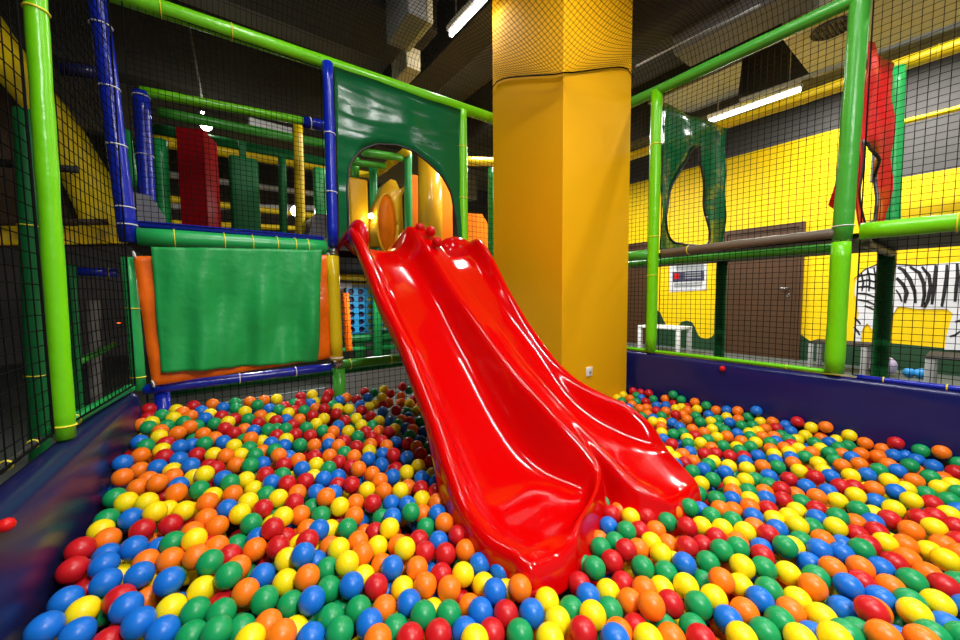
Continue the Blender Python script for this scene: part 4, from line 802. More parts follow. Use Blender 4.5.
REST = [[-306,1479,26,-50,1251,-33,560,1123,3,580,896,-74,1691,67,-66,-175,2227,176,-172,2087,162,-164,1875,74,-59,2073,144,-17,1962,120,5,1895,128,81,1926,68,250,
1817,104,174,1778,98,-3,1861,68,235,1644,94,137,1531,77,550,1939,99,587,1855,88,724,1864,81,383,1844,95,469,1749,80,710,1680,75,507,1692,68,304,1642,84,
416,1578,56,456,1523,70,239,1519,70,493,1382,42,369,1431,-10,454,1258,3,837,1780,67,840,1645,56,851,1555,46,864,1487,34,700,1375,36,741,1319,32,768,1228,
2,677,1055,10,1935,858,-14,2139,849,-16,1240,818,-7,1348,735,-15,1249,706,-20,2201,817,-20,2202,749,-12,2262,705,-16,2145,487,-15,2265,419,-14,1977,473,
-1,1914,451,-18,1786,467,-19,2230,327,-9,2290,292,-18,45,2458,199,54,2293,177,-267,2605,217,484,2660,190,665,2660,184,623,2584,164,366,2524,178,453,2507,
182,570,2407,155,410,2456,162,104,2420,183,205,2318,167,288,2300,165,485,2335,148,618,2321,136,90,2225,165,267,2127,139,352,2115,129,413,2065,122,812,2536,
142,915,2660,152,1088,2599,125,1213,2660,147,777,2326,125,932,2355,119,981,2254,103,1193,2423,100,633,2201,122,792,2209,112,967,2029,89,792,1932,94,697,
1934,91,964,1643,54,2963,1759,10,2963,1689,11,2963,1618,20,2957,1409,-19,2627,1375,-6,2659,1250,-8,2955,1301,-21,2359,991,-13,2122,1015,-12,2903,735,-13,
2963,645,42,2671,603,-21,2963,230,38,1958,2510,32,1890,1404,-3,-271,2674,249,2241,1539,-6,2464,1644,-5,686,454,-16,1923,1471,5,1995,1128,-12,2271,1268,
-16,2424,1562,-14,-184,1093,10,1971,1317,-12,2110,1510,-10,2007,1431,-1,-79,2655,234,1912,1008,-12,1895,2265,32,2412,-107,-23,1867,2391,40,1941,1551,7,
2960,-104,-25,2391,1687,-9,2017,-108,-26,2048,2634,36,1902,2157,26,424,664,-25,2045,1036,-20,1894,1189,-4,1864,2064,28,2814,1562,-12,2020,2549,29,1873,
1567,5,2899,-143,-17,2195,1467,-13,2302,-122,-24,1253,16,-20,2076,1448,-6,690,2011,97,2102,-120,-23,363,2248,139,2673,-140,-17,576,762,-88,1969,683,-84,
2962,1234,-80,568,2116,43,2563,738,-83,2117,1410,-75,449,2107,53,2633,155,-77,602,1199,-57,652,717,-79,2430,1182,-80,2239,111,-77,146,2598,144,1189,337,
-77,2232,-26,-87,2006,1119,-80,2576,1724,-73,2152,1185,-82,2665,1529,-73,555,1707,7,2927,1501,-70,1262,423,-86,9,1703,25,2768,1281,-57,2029,2226,-35,7,
2359,120,610,2543,87,397,2415,101,2309,-13,-76,2074,438,-87,2431,-89,-90,-30,2132,95,-214,1786,45,542,2353,99,2552,1343,-73,1326,64,-81,2445,492,-72,330,
2189,80,600,1477,-4,2815,-16,-74,383,1977,47,188,1146,-42,2326,884,-77,2346,1660,-59,1274,772,-86,-308,1911,98,2702,307,-71,-280,2355,162,1169,820,-88,
2885,1619,-75,2246,634,-87,267,1720,24,2555,153,-90,-27,2039,77,415,1697,11,2672,1150,-75,1943,1185,-66,2960,1585,-75,-211,1298,-15,606,2394,88,2327,502,
-84,-278,1846,56,891,571,-78,2087,968,-75,2202,723,-77,196,1749,27,2449,1431,-73,2016,631,-77,2378,1227,-66,338,1187,-51,2108,1756,-62,2822,1094,-78,2137,
1628,-61,528,1277,-41,2281,267,-86,700,1633,24,2644,1726,-57,2689,1597,-68,1583,534,-85,2078,1338,-72,2630,1294,-66,2780,-80,-89,1887,209,-88,2926,1754,
-53,386,763,-80,74,1672,22,2849,300,-85,2266,-102,-87,2157,1511,-69,1981,1613,-58,2549,624,-89,1912,588,-71,1830,807,-85,483,1545,-1,2935,1356,-70,1807,
704,-89,2044,2587,-37,856,653,-89,1970,2134,-44,2032,1771,-63,2226,1203,-72,131,1359,-14,2482,-137,-83,2865,100,-90,146,2670,148,-298,2291,127,928,647,
-86,1191,414,-86,2842,497,-86,627,1413,-30,-78,1665,20,1891,1729,-56,1555,371,-138,2898,938,-130,184,2158,39,1373,53,-136,83,1751,-21,2494,1351,-119,315,
985,-129,2621,1395,-121,2038,1270,-122,534,1337,-78,1238,550,-127,249,2351,57,1264,186,-137,300,1096,-113,2612,1169,-133,505,2095,0,2628,882,-127,350,1366,
-51,216,1365,-58,1338,502,-138,1190,200,-136,2203,115,-136,2447,220,-135,714,2397,13,2594,261,-126,703,646,-138,380,1645,-44,1861,1970,-78,2833,191,-136,
2903,442,-139,2208,-91,-133,62,1587,-38,714,2593,41,-280,1348,-69,686,2670,43,1706,-37,-124,2403,1533,-121,2611,184,-139,-223,2117,50,2952,1036,-126,478,
2384,40,90,1450,-65,2831,879,-119,1558,597,-125,2198,1138,-131,-254,1703,-15,1617,32,-132,1968,1317,-124,1612,186,-132,-209,1207,-80,1221,897,-133,2655,
31,-139,1845,359,-135,798,650,-138,2145,1063,-120,105,1188,-98,1977,1194,-129,1074,434,-134,-192,1856,12,2002,-94,-140,2923,328,-138,373,2303,32,1221,466,
-133,666,2526,29,2013,320,-140,1317,289,-138,-279,2676,161,758,781,-126,2534,788,-134,2331,1489,-114,2489,1594,-122,2512,1682,-118,-54,1866,0,2223,340,
-139,656,587,-132,1548,14,-110,-277,1272,-81,-115,1240,-87,2717,305,-140,2328,1635,-123,132,1303,-85,617,812,-115,2108,1227,-126,506,2006,-16,-194,1511,
-44,551,2305,23,2814,567,-128,2818,-127,-131,239,1042,-117,1432,-6,-126,587,1460,-73,2299,-53,-136,2959,235,-131,1991,2422,-86,2430,1104,-136,410,1009,
-122,949,602,-140,899,432,-107,446,2308,25,2207,1316,-131,578,1258,-92,1862,1853,-94,],
[-168,1357,4,138,1212,-33,572,833,-44,696,663,-69,1112,783,-41,1351,470,-69,-253,2138,172,-250,2060,135,-215,1959,123,-135,1908,131,45,1958,152,78,1890,
127,152,2113,157,189,2004,117,241,1883,127,53,1682,95,407,1948,111,657,1847,85,505,1882,105,541,1751,86,445,1813,94,313,1846,98,564,1575,63,520,1625,81,
572,1506,57,562,1439,43,341,1465,82,262,1585,71,441,1428,40,247,1453,51,411,1349,36,853,1712,66,849,1403,32,801,1287,18,670,1437,26,709,1254,28,643,1252,
7,664,1124,26,719,1104,-15,2033,912,-13,2004,846,-19,1310,828,-22,1461,687,-15,1312,677,-28,2207,607,-15,2371,525,-15,2586,497,-8,1818,603,-15,1928,519,
-18,2030,436,-28,2047,370,-13,1679,552,-26,1736,514,-13,1616,577,-10,2727,400,-21,2791,338,-13,2829,280,-17,2963,76,40,2522,368,-13,2615,320,-14,2722,232,
-15,2839,150,-48,2804,60,-45,-90,2507,217,-90,2340,205,-203,2357,204,-133,2286,200,-36,2262,178,9,2203,164,-288,2528,207,533,2465,152,227,2419,178,407,
2302,150,137,2275,158,491,2012,101,531,2067,117,761,2595,152,1139,2525,113,994,2407,115,1080,2394,103,1153,2262,91,944,2094,90,760,1994,89,927,1908,84,
723,1795,77,1031,1762,67,2762,1666,-1,2963,1479,4,2645,1460,-7,2577,1474,-2,2683,1334,-7,2828,1245,-9,2963,1253,29,2963,1106,1,2963,970,30,2629,1160,-10,
2908,947,-12,2347,1193,-10,2464,1054,-12,2466,985,-13,2515,875,-15,2256,860,-17,2963,771,6,2848,777,-15,2963,512,47,2963,531,-28,2494,793,-15,2671,741,
-15,2728,699,-15,2489,651,-15,2572,611,-15,2963,345,0,2963,277,-14,1724,-104,-21,2953,2129,-3,360,730,-20,2564,1735,-5,2162,1687,-3,2133,-56,-25,916,263,
-17,95,908,-15,2499,-83,-23,1993,2015,11,1891,-93,-21,1866,2596,52,2048,1259,-13,2578,1629,-10,2010,1825,3,2012,1530,1,274,2675,201,2102,1170,-11,2641,
-60,-17,1976,2640,35,2630,1569,-3,2404,1455,-6,2210,1617,-8,2833,-115,-27,-291,1979,150,-331,1209,23,10,2660,227,2527,1386,-10,1181,917,-19,2212,1320,-8,
499,615,-26,1868,1724,11,2359,1758,-9,2015,1743,7,2439,-38,-20,-125,2567,228,2733,1235,-16,197,2675,206,464,2584,119,77,2148,91,2561,-105,-89,403,2657,
143,1209,727,-75,201,1948,55,2371,407,-88,2265,1513,-77,-208,2510,165,-172,1619,26,2633,-17,-82,1079,229,-70,2589,458,-74,2766,599,-83,439,1334,-36,344,
1607,6,2810,1187,-45,1987,1243,-78,1619,279,-77,1922,1088,-70,2352,316,-45,2848,1473,-36,2767,1036,-81,2743,182,-88,2707,949,-80,565,2224,63,-188,2343,
127,2658,239,-85,458,1793,17,1377,606,-75,2766,280,-84,1926,1362,-61,1955,1841,-48,1301,346,-82,2943,639,-75,271,2126,65,1731,594,-85,2020,2395,-26,-10,
1633,17,2826,218,-60,2894,-112,-86,370,1510,-11,668,1081,-64,2749,1525,-54,1998,907,-86,300,2421,108,1866,531,-76,2014,2303,-43,557,2034,41,2057,1600,-65,
2563,538,-62,1927,2015,-49,2268,373,-81,2549,826,-58,2908,1132,-44,1387,16,-73,302,2314,88,1693,223,-88,122,2099,71,759,601,-86,1963,1746,-58,2484,1241,
-80,1127,455,-76,659,2066,53,2036,2086,-51,2133,12,-90,2954,-37,-65,1954,809,-74,2210,1275,-67,382,850,-88,1752,449,-77,1877,2246,-34,1903,1249,-68,480,
1094,-50,461,2172,75,1956,2242,-16,708,2529,85,-220,2411,144,1573,222,-70,1188,620,-81,2135,327,-85,1854,37,-85,1763,-62,-86,-154,2281,123,1025,368,-82,
1887,348,-76,2084,1059,-83,1863,941,-74,-326,1582,42,1133,712,-80,225,2204,94,193,2060,71,2760,1444,-79,2776,917,-85,2396,31,-87,1368,308,-87,714,2160,
51,372,1826,23,-87,1515,-1,1115,378,-84,-234,2240,123,266,2039,58,-214,2674,200,332,2493,106,-57,2552,148,-119,2675,180,-68,1836,63,680,928,-83,2860,1544,
-73,1433,344,-89,2810,1338,-74,1250,69,-68,230,1431,-19,705,1772,8,2702,1231,-84,2642,-133,-90,-146,2480,157,2963,2492,-58,130,1779,28,1010,249,-67,1805,
886,-87,233,863,-89,2943,708,-80,-291,2105,100,2839,645,-88,721,725,-88,693,1704,-2,31,2092,91,1450,149,-88,2956,1858,-71,2950,2592,-53,19,2241,104,1562,
145,-86,2130,1119,-66,2960,843,-87,2914,1433,-74,649,873,-135,2778,1714,-123,193,1242,-95,2876,-19,-108,2384,1677,-118,2800,994,-127,273,1192,-89,2772,
1180,-126,1119,648,-140,543,1186,-94,-295,1960,38,691,2321,9,2634,1008,-130,468,1695,-37,527,2637,54,1990,1073,-134,507,758,-120,2947,596,-130,2579,-1,
-133,157,1407,-64,2375,1012,-127,1871,2177,-67,1430,214,-135,2710,1744,-117,2731,1016,-137,1950,1675,-87,3,1235,-77,156,1483,-49,-194,1946,36,2029,1392,
-123,-112,1897,23,1873,2055,-94,241,926,-131,2344,330,-138,1351,401,-102,617,1547,-52,1527,220,-128,1921,1610,-111,2662,-60,-137,2572,85,-103,2405,1293,
-126,612,1051,-112,138,1691,-26,2188,15,-134,1144,580,-128,2243,210,-137,693,1428,-77,148,1067,-108,-80,2305,62,34,1489,-36,1491,416,-121,2117,956,-136,
-129,2087,35,-13,2300,81,61,2504,80,2228,1619,-123,1943,342,-128,2391,266,-130,-310,1527,-35,1968,2496,-68,2385,171,-128,2107,1671,-110,2364,1180,-132,
1925,1480,-111,2740,543,-136,2688,756,-128,2547,1414,-116,1702,446,-129,446,1281,-85,612,716,-136,2094,-50,-134,1903,488,-139,192,1831,-8,2132,281,-138,
1894,578,-139,2452,1003,-138,1143,331,-137,1953,623,-133,2829,1487,-109,1877,1078,-130,56,2075,22,2809,1390,-123,1571,284,-138,-54,2677,115,2263,932,-135,
2453,445,-125,2193,761,-135,2944,1314,-128,2960,-50,-138,247,1778,-26,2870,253,-140,2828,371,-126,525,1777,-37,-48,1724,-23,2328,1250,-132,-35,1510,-51,
2615,751,-134,2067,905,-139,2626,1099,-129,356,2555,61,1416,477,-140,1050,628,-139,2347,760,-131,2654,419,-136,2945,1643,-123,2469,761,-128,168,2292,43,
2935,1543,-127,2321,1332,-127,1786,607,-137,2634,115,-139,],
[-239,1496,19,-149,1423,7,-152,1218,-20,298,1120,-34,1083,628,-64,1225,570,-49,1502,197,-67,-184,2159,169,-140,1978,131,81,2085,146,1,2024,146,44,2012,93,
101,1991,128,104,1785,94,-32,1832,141,-69,1886,117,125,1722,74,-10,1719,91,97,1600,86,193,1571,80,627,1785,78,375,1775,85,346,1695,67,505,1478,49,376,1408,
58,617,1396,45,324,1354,15,488,1204,34,932,1571,45,776,1544,48,708,1529,45,803,1454,33,672,1312,28,2004,978,-15,1964,921,-15,1784,718,-15,1285,764,-9,1417,
741,-17,2078,780,-17,2076,709,-15,2118,645,-15,1977,607,-15,2420,617,-15,2512,576,-13,2470,449,-15,2291,483,-16,1888,631,-15,1803,535,-16,2419,322,-15,
2491,207,-15,2134,214,-45,-159,2501,222,-5,2525,204,-245,2476,222,-202,2288,197,556,2660,194,554,2589,158,367,2402,169,158,2497,194,273,2367,165,532,2268,
137,71,2359,189,202,2143,119,301,2068,129,1062,2660,147,995,2532,126,651,2406,142,705,2363,138,842,2369,124,905,2419,120,1117,2336,104,1099,2202,88,1145,
2150,83,703,2207,118,699,2110,105,807,2111,106,606,2049,108,846,1974,87,2816,1762,1,2802,1318,-7,2917,1216,-9,2904,1016,-13,2434,1238,-12,2235,1133,-7,
2370,1262,1,2566,978,-14,2446,904,-15,2279,1002,-13,2278,926,-15,2383,778,-19,2963,838,-11,2963,578,24,2896,591,-15,2963,462,-21,2963,410,25,2681,811,-15,
2538,735,-15,2618,559,-15,1906,1959,21,2720,-86,-20,2017,2471,31,1039,197,-18,2227,1751,-6,1965,2389,34,1940,1731,8,1513,-72,-22,2689,1738,0,571,538,-25,
1994,2183,18,859,324,-24,2107,1606,2,2959,2460,5,755,412,-22,344,2668,199,2445,152,-17,2020,2110,15,1957,2311,33,-154,2633,231,2955,2018,4,2729,488,-20,
2777,796,-22,288,758,-15,2803,608,-25,477,2209,133,2719,1046,-14,1877,2668,43,644,514,-21,1137,858,-26,1405,-94,-24,2406,417,-23,2884,1314,-13,214,802,
-22,1803,827,-18,2191,1398,-6,2139,1297,-5,2950,1864,-1,2879,1036,-83,2457,1665,-74,2935,779,-72,1995,1031,-75,2464,889,-84,2518,32,-79,696,556,-78,457,
800,-85,-81,1735,49,1902,-15,-81,1953,-97,-89,2433,823,-84,976,312,-75,1807,90,-89,-251,1571,14,442,1897,33,2702,1315,-81,2920,278,-81,1977,147,-65,16,
1776,48,1975,1417,-62,1260,876,-69,1458,504,-84,373,1755,12,2934,44,-69,433,2331,90,1840,440,-89,210,953,-65,560,2465,82,280,920,-74,330,2592,131,451,698,
-86,2822,818,-81,-273,2464,152,-120,1092,-56,2741,1749,-50,-336,1293,-28,553,1904,22,2054,858,-80,2214,912,-83,1147,181,-72,2752,363,-89,-274,2179,116,
559,1545,-11,273,1797,40,2532,232,-89,1980,-15,-85,2875,1226,-83,1926,288,-88,2458,1542,-74,2056,1501,-58,625,1721,8,443,1608,-4,-10,1559,4,2699,1683,-66,
2035,1678,-57,2615,393,-77,1728,368,-87,1056,482,-83,2430,202,-70,242,1861,44,9,2643,154,404,2531,108,1872,1461,-59,1870,1799,-39,-80,1440,-8,1996,563,
-78,1915,1547,-60,1834,619,-84,1639,456,-88,603,601,-77,1500,574,-79,2063,331,-82,2716,-117,-87,661,2593,99,2304,1212,-70,2324,638,-86,2581,326,-81,270,
1324,-29,2235,438,-83,2041,1879,-51,2053,-29,-82,2962,2173,-56,2643,72,-82,77,2397,118,2191,201,-88,2626,1208,-76,1288,523,-82,240,2483,126,2502,1758,-74,
1250,243,-85,1489,-17,-87,1637,358,-90,2181,988,-79,1009,563,-88,2049,1410,-57,1662,614,-90,1346,221,-77,1926,417,-81,2175,68,-82,2017,93,-84,597,1351,
-41,2904,1290,-75,411,945,-84,2001,1352,-71,2334,956,-88,714,1290,-47,1806,363,-73,2523,1152,-58,1863,2456,12,668,2472,78,-52,1928,61,2313,1749,-70,59,
1250,-35,1466,-92,-71,613,1129,-58,-82,2618,158,2403,264,-55,2957,1998,-64,-185,2187,104,2892,362,-81,-333,1378,-11,693,1573,-20,2497,537,-90,1811,-6,-139,
-287,2582,142,2716,1494,-128,-65,2413,104,2345,557,-136,1875,2510,-61,446,2504,54,340,2373,57,2479,64,-135,379,1114,-74,972,449,-134,-58,1384,-54,531,1072,
-117,515,1597,-56,2515,476,-139,472,899,-132,-274,2412,100,-156,1162,-75,-237,1998,55,702,1123,-109,66,2673,120,735,927,-132,-145,2365,76,2593,1585,-109,
2015,1929,-95,1793,230,-131,2374,906,-138,1984,2052,-86,516,2178,11,2479,641,-134,-156,1749,1,195,985,-126,2703,1419,-130,2506,945,-126,288,2240,27,243,
2460,59,2649,349,-139,626,2340,34,2957,2655,-105,2378,467,-125,-36,1167,-101,-16,1318,-68,2626,506,-129,2033,1827,-105,547,2405,48,2116,840,-131,1948,1012,
-133,2945,1128,-132,2287,438,-128,695,1940,-24,2702,624,-128,300,1477,-38,287,1392,-64,227,2087,16,2131,495,-139,2461,572,-138,119,989,-122,2565,557,-138,
2256,702,-129,606,2035,-15,842,593,-130,2760,-6,-128,-138,1449,-59,664,1746,-49,392,1925,-15,2722,1101,-134,-222,2560,116,2899,1709,-114,1865,1346,-98,
2283,152,-123,2897,858,-138,1919,2283,-88,2693,210,-139,697,1339,-94,2962,401,-137,2580,425,-136,2000,509,-132,1030,312,-134,2955,1779,-117,751,544,-138,
-128,1367,-59,1995,1566,-108,142,2559,83,99,1842,-12,2036,1461,-112,1628,407,-138,1884,978,-132,1902,1199,-124,1136,863,-138,],
[-260,1377,5,201,1263,-21,134,1282,-18,187,1067,-49,275,1054,-52,734,979,-37,968,740,-45,953,522,-69,809,553,-68,1210,473,-49,1417,231,-67,1497,82,-70,-242,
2206,187,-31,2139,168,126,1841,129,139,2049,132,153,1945,129,233,1952,129,233,1744,90,-50,1774,108,49,1749,114,159,1631,79,203,1656,31,177,1542,19,348,
1983,116,514,1815,90,413,1708,81,298,1500,38,310,1419,41,505,1325,4,368,1294,34,919,1695,52,990,1707,55,585,1234,42,612,1168,6,2009,776,-13,1872,794,-15,
1687,688,-18,1520,652,-2,1313,897,-26,1184,720,-2,1380,669,-17,2323,743,-11,2257,560,-15,2508,507,-14,2048,589,-27,1865,702,-15,1874,563,-14,1693,619,-13,
2016,528,-18,1962,401,-22,1542,580,-12,2673,442,-14,2963,143,25,2963,19,0,2581,405,-17,2783,165,-11,2601,251,-15,-209,2549,233,-250,2407,218,-183,2424,
206,-116,2440,207,-62,2401,186,13,2398,182,424,2570,177,328,2466,180,453,2402,168,164,2385,179,237,2186,161,281,2235,139,316,2176,149,417,2171,134,490,
2123,115,127,2174,135,640,2475,147,983,2660,136,1271,2660,109,1340,2660,114,1031,2189,95,897,2043,86,748,2061,104,1035,2019,78,630,1964,98,883,1855,76,
1017,1830,62,2899,1545,-3,2963,1417,51,2963,1354,24,2963,1173,20,2746,1153,-10,2650,1084,-12,2792,1030,-13,2288,1088,-14,2352,1060,-13,2209,964,-14,2359,
921,-15,2613,923,-16,2331,828,-15,2963,907,1,2794,891,-15,2852,847,-15,2611,784,-14,2442,730,-15,2585,679,-12,2735,630,-15,2794,525,-15,2805,427,-15,2881,
401,-15,2531,98,-44,2297,1715,-7,2072,1699,3,2455,1387,-17,2326,1361,-14,2501,1491,-16,1959,1638,9,2603,-124,-22,1939,2062,22,2120,1369,-7,1616,-102,-22,
1809,-82,-19,2959,1935,-2,2304,1486,-5,2655,1673,-4,1964,1233,-6,2806,684,-21,2082,1096,-21,2259,-46,-25,-285,1147,12,2880,-48,-22,230,2594,198,120,2657,
215,2476,1739,-11,2030,1612,6,2226,-113,-27,1926,1883,16,2168,1550,-10,119,2563,205,1816,920,-20,2714,-9,-26,2961,2296,5,2048,2342,26,2730,1591,-7,1116,
144,-15,2575,1309,-16,2293,1642,-6,2663,975,-19,2894,1689,-4,49,984,-56,2624,621,-85,287,815,-86,2165,1348,-78,2956,970,-61,2690,468,-81,2129,706,-79,2129,
597,-82,2356,1298,-68,1723,-6,-63,2290,184,-58,549,1415,-28,495,1955,30,368,2058,68,61,1340,-17,604,2660,135,2577,1092,-57,2294,730,-79,1179,265,-87,1923,
2348,-34,213,2287,99,132,943,-64,2350,1439,-66,2473,1107,-79,1925,973,-74,2370,1369,-80,2948,1684,-59,2142,888,-86,2270,1660,-70,2596,1435,-60,1903,657,
-83,102,1541,-3,2003,257,-83,2352,1121,-80,704,2290,91,-152,2577,164,2450,312,-89,2172,533,-80,1548,439,-77,447,1474,-19,641,1830,17,2342,808,-81,1583,
71,-83,2746,1370,-79,1808,169,-85,759,862,-86,2649,797,-84,686,2402,80,-76,2328,138,2472,383,-88,2946,397,-49,334,1895,43,-91,1986,69,521,2676,119,529,
1818,21,1634,-28,-89,21,2467,129,171,2463,135,499,1211,-45,2265,44,-89,258,1596,-2,2594,1518,-73,2480,719,-72,112,2524,136,2342,124,-89,2777,1633,-62,1861,
-86,-90,232,2407,105,672,1981,30,-213,1152,-22,1948,505,-85,2222,1426,-74,132,2019,60,549,661,-88,2413,1757,-67,-297,1644,29,1870,133,-83,919,369,-85,2520,
-39,-75,2765,498,-86,2398,1595,-76,138,1854,54,2152,-116,-79,2405,974,-73,2276,1589,-72,662,1003,-78,1676,-104,-79,33,1167,-50,-12,1020,-59,2357,220,-85,
664,2212,57,1753,297,-88,-202,1698,40,2670,1064,-85,1865,1031,-81,370,2134,60,-83,1183,-48,2041,182,-89,619,2282,76,2033,2488,-41,2629,702,-85,344,1010,
-67,2419,663,-71,1082,303,-85,1786,533,-84,636,2140,63,63,2597,142,2204,1573,-72,1706,142,-81,411,1214,-50,2067,-110,-88,2085,253,-89,2107,774,-85,-150,
2031,80,2374,-38,-86,2483,155,-83,2781,428,-85,2955,111,-45,599,1964,28,2952,457,-90,2524,1470,-78,2706,122,-89,2952,2280,-63,68,1847,50,861,487,-136,614,
1880,-35,2846,1659,-121,2856,773,-131,2201,497,-136,1335,569,-117,1674,287,-135,-164,1677,-20,-26,1798,-13,586,1635,-47,-206,2638,132,365,2631,81,1265,
632,-135,2874,1158,-110,2471,-33,-130,2262,1271,-120,688,787,-120,1867,1280,-124,330,1684,-12,544,2555,50,2051,681,-130,2186,1231,-125,-304,1747,13,91,
2206,55,1077,553,-116,1868,2402,-72,13,1101,-109,2528,1160,-135,-158,1579,-37,-196,1389,-61,-165,1301,-68,2815,57,-120,434,2662,67,94,2331,62,2108,173,
-118,714,2217,9,83,1981,15,2096,1150,-119,1707,41,-128,1914,1781,-105,1234,342,-138,2129,1462,-123,2171,628,-129,520,1489,-74,2898,675,-123,189,1614,-34,
1204,669,-135,706,2044,-5,2909,51,-139,412,1168,-107,219,2002,6,1130,775,-135,961,534,-137,2751,830,-102,235,1120,-89,1831,497,-135,2253,1184,-133,1522,
520,-127,2243,853,-138,702,1653,-54,1876,1416,-118,310,2088,10,2609,1468,-121,2063,1544,-118,2189,1392,-129,2728,1634,-120,-262,2338,83,41,1035,-117,538,
1863,-32,1857,95,-140,-138,2246,60,1733,182,-135,407,1565,-46,2397,1453,-119,441,1078,-119,385,1426,-77,350,2451,52,1871,267,-134,1210,759,-138,1273,825,
-132,-324,1446,-50,2378,638,-131,-202,2287,70,131,2421,75,649,1175,-105,2955,771,-138,2637,1755,-123,718,1030,-115,],
[612,1078,2,561,1025,-56,407,1037,-55,1043,785,-50,1639,-24,-16,-269,2270,193,-191,2024,143,-120,2132,177,-81,2186,158,41,2141,157,-121,2042,151,-79,1948,
146,175,1884,105,232,2056,130,281,2002,122,287,1923,92,28,1815,110,186,1693,93,476,1945,98,785,1826,70,596,1710,75,680,1742,65,311,1749,94,639,1525,48,
371,1625,79,435,1645,61,517,1649,15,326,1558,64,382,1517,60,561,1359,26,524,1263,30,907,1777,63,764,1640,58,737,1436,45,782,1384,34,603,1304,32,675,1193,
23,738,1166,10,2102,908,-16,1868,873,-9,1939,772,-15,1582,635,-29,1177,788,-16,2197,679,-14,2329,663,-15,1988,694,-15,2332,589,-15,2442,551,-15,2107,553,
-15,1752,582,-18,1860,495,-14,2124,421,-15,2675,356,-10,2903,230,-15,2963,194,-23,2907,152,-15,2865,96,-13,2334,378,-15,2494,277,-16,2660,195,-15,-27,2459,
203,517,2531,168,284,2519,180,343,2339,150,576,2136,119,175,2217,158,701,2546,153,901,2558,136,802,2425,132,891,2260,110,1263,2452,97,874,2108,89,1104,
2016,73,915,1976,77,991,1895,61,1007,2123,87,2854,1621,-2,2817,1401,-6,2758,1444,-5,2850,1110,-11,2963,1038,18,2797,961,-14,2481,1187,-12,2453,1305,-7,
2433,1117,-11,2153,1081,-11,2608,854,-15,2963,862,58,2963,702,2,2908,663,-13,2654,670,-17,2559,1553,-12,2326,1579,-14,1883,1114,-12,2171,1231,-9,2007,1930,
6,196,873,-23,1197,74,-16,-83,1044,1,1344,-56,-17,637,1653,54,2796,-56,-17,2961,2645,7,2270,1412,-14,1876,1652,14,1895,1308,-10,1886,2518,36,2957,2536,
4,1920,1809,16,58,2600,211,2958,2226,6,-44,2588,214,2029,2270,24,-7,954,-8,2871,478,-17,1971,1058,-12,2146,1758,-3,2038,1356,-7,2166,356,-24,676,1363,-28,
-47,1092,-61,2252,525,-77,2282,1339,-70,2855,1722,-53,1149,911,-83,2124,1267,-71,2385,570,-72,1993,345,-78,2410,753,-83,1945,2555,-28,2213,278,-68,408,
2226,70,629,1590,5,2910,523,-86,2256,984,-84,-54,2246,107,716,2651,105,2903,880,-61,1922,2426,-31,2873,583,-88,2056,508,-82,676,1895,37,2262,1126,-76,2696,
870,-81,2515,1624,-56,2852,714,-87,1161,526,-74,2552,1225,-70,855,393,-70,705,1199,-52,2436,1333,-70,2174,811,-85,2859,1389,-67,2374,1514,-60,1911,1925,
-46,1228,148,-81,2657,545,-80,807,448,-79,1871,1661,-58,1569,-60,-89,2197,1081,-75,-100,2161,93,2963,1070,-61,2692,673,-78,1884,853,-76,2402,1051,-77,2189,
1712,-67,2603,1014,-67,1826,295,-84,2435,88,-76,2540,406,-74,127,1614,6,2621,1651,-75,1425,414,-86,504,2416,107,2239,785,-83,247,2568,126,1636,142,-84,
2091,109,-79,-58,2481,136,2856,422,-81,1924,2639,-18,84,2268,107,741,499,-71,2747,750,-89,1348,145,-87,1988,1502,-70,2674,1424,-66,2032,2007,-48,2575,918,
-76,1481,272,-83,1878,740,-85,2337,-98,-90,2042,747,-73,2457,594,-71,2745,55,-86,2039,1186,-65,2848,936,-65,2927,164,-89,506,961,-76,-103,1313,-19,154,
2364,111,-170,2119,97,297,1977,47,704,1487,-24,2496,1002,-77,89,1126,-54,2159,461,-81,-145,2403,151,2362,700,-89,-89,1596,23,2964,2354,-53,1265,679,-83,
2954,2070,-64,11,1397,-13,495,2282,69,1884,2104,-40,101,1034,-66,2773,672,-86,-137,1796,49,1862,1870,-22,229,2635,134,2027,2674,-34,1006,657,-81,1519,343,
-83,-310,2012,88,1868,2591,-20,442,2015,43,2749,1106,-69,-282,1197,-43,491,2502,109,362,1277,-37,2314,1062,-81,1699,507,-80,2526,1554,-77,449,1404,-26,
149,2226,92,2722,551,-52,2046,2155,-48,310,2669,128,239,1501,-6,1862,1167,-77,2783,115,-89,2242,566,-135,601,1780,-42,2069,602,-140,1976,2637,-80,10,2571,
98,1947,76,-122,-252,1457,-49,2155,396,-126,1940,751,-113,167,2492,68,2053,26,-134,38,1924,9,1822,753,-138,2262,1050,-134,647,1282,-66,716,1841,2,2547,
1281,-130,1443,585,-137,300,1559,-45,559,852,-131,2138,1584,-117,2543,862,-135,2325,1414,-129,1136,509,-138,1653,544,-135,2799,1594,-120,1925,1882,-99,
149,1908,-7,599,2658,65,1916,916,-119,-26,2187,42,460,1854,-30,640,2117,-6,312,1809,-24,2005,406,-119,1956,176,-135,1959,2207,-88,1485,109,-135,1782,408,
-137,2753,1270,-132,330,903,-135,2043,981,-137,275,2536,68,1912,823,-135,2002,830,-121,2851,1291,-122,2325,53,-133,2520,346,-134,617,2472,29,2559,1055,
-133,1969,2352,-89,253,1285,-89,571,971,-112,2231,1744,-119,1877,691,-139,1123,230,-126,2118,67,-130,237,1677,-31,1737,111,-139,2952,-134,-122,264,1929,
-6,2571,684,-127,482,1021,-111,2643,1255,-131,-17,2000,18,607,2254,10,594,2186,12,-157,2522,100,1614,-107,-139,2953,2411,-100,1860,2673,-30,1398,540,-96,
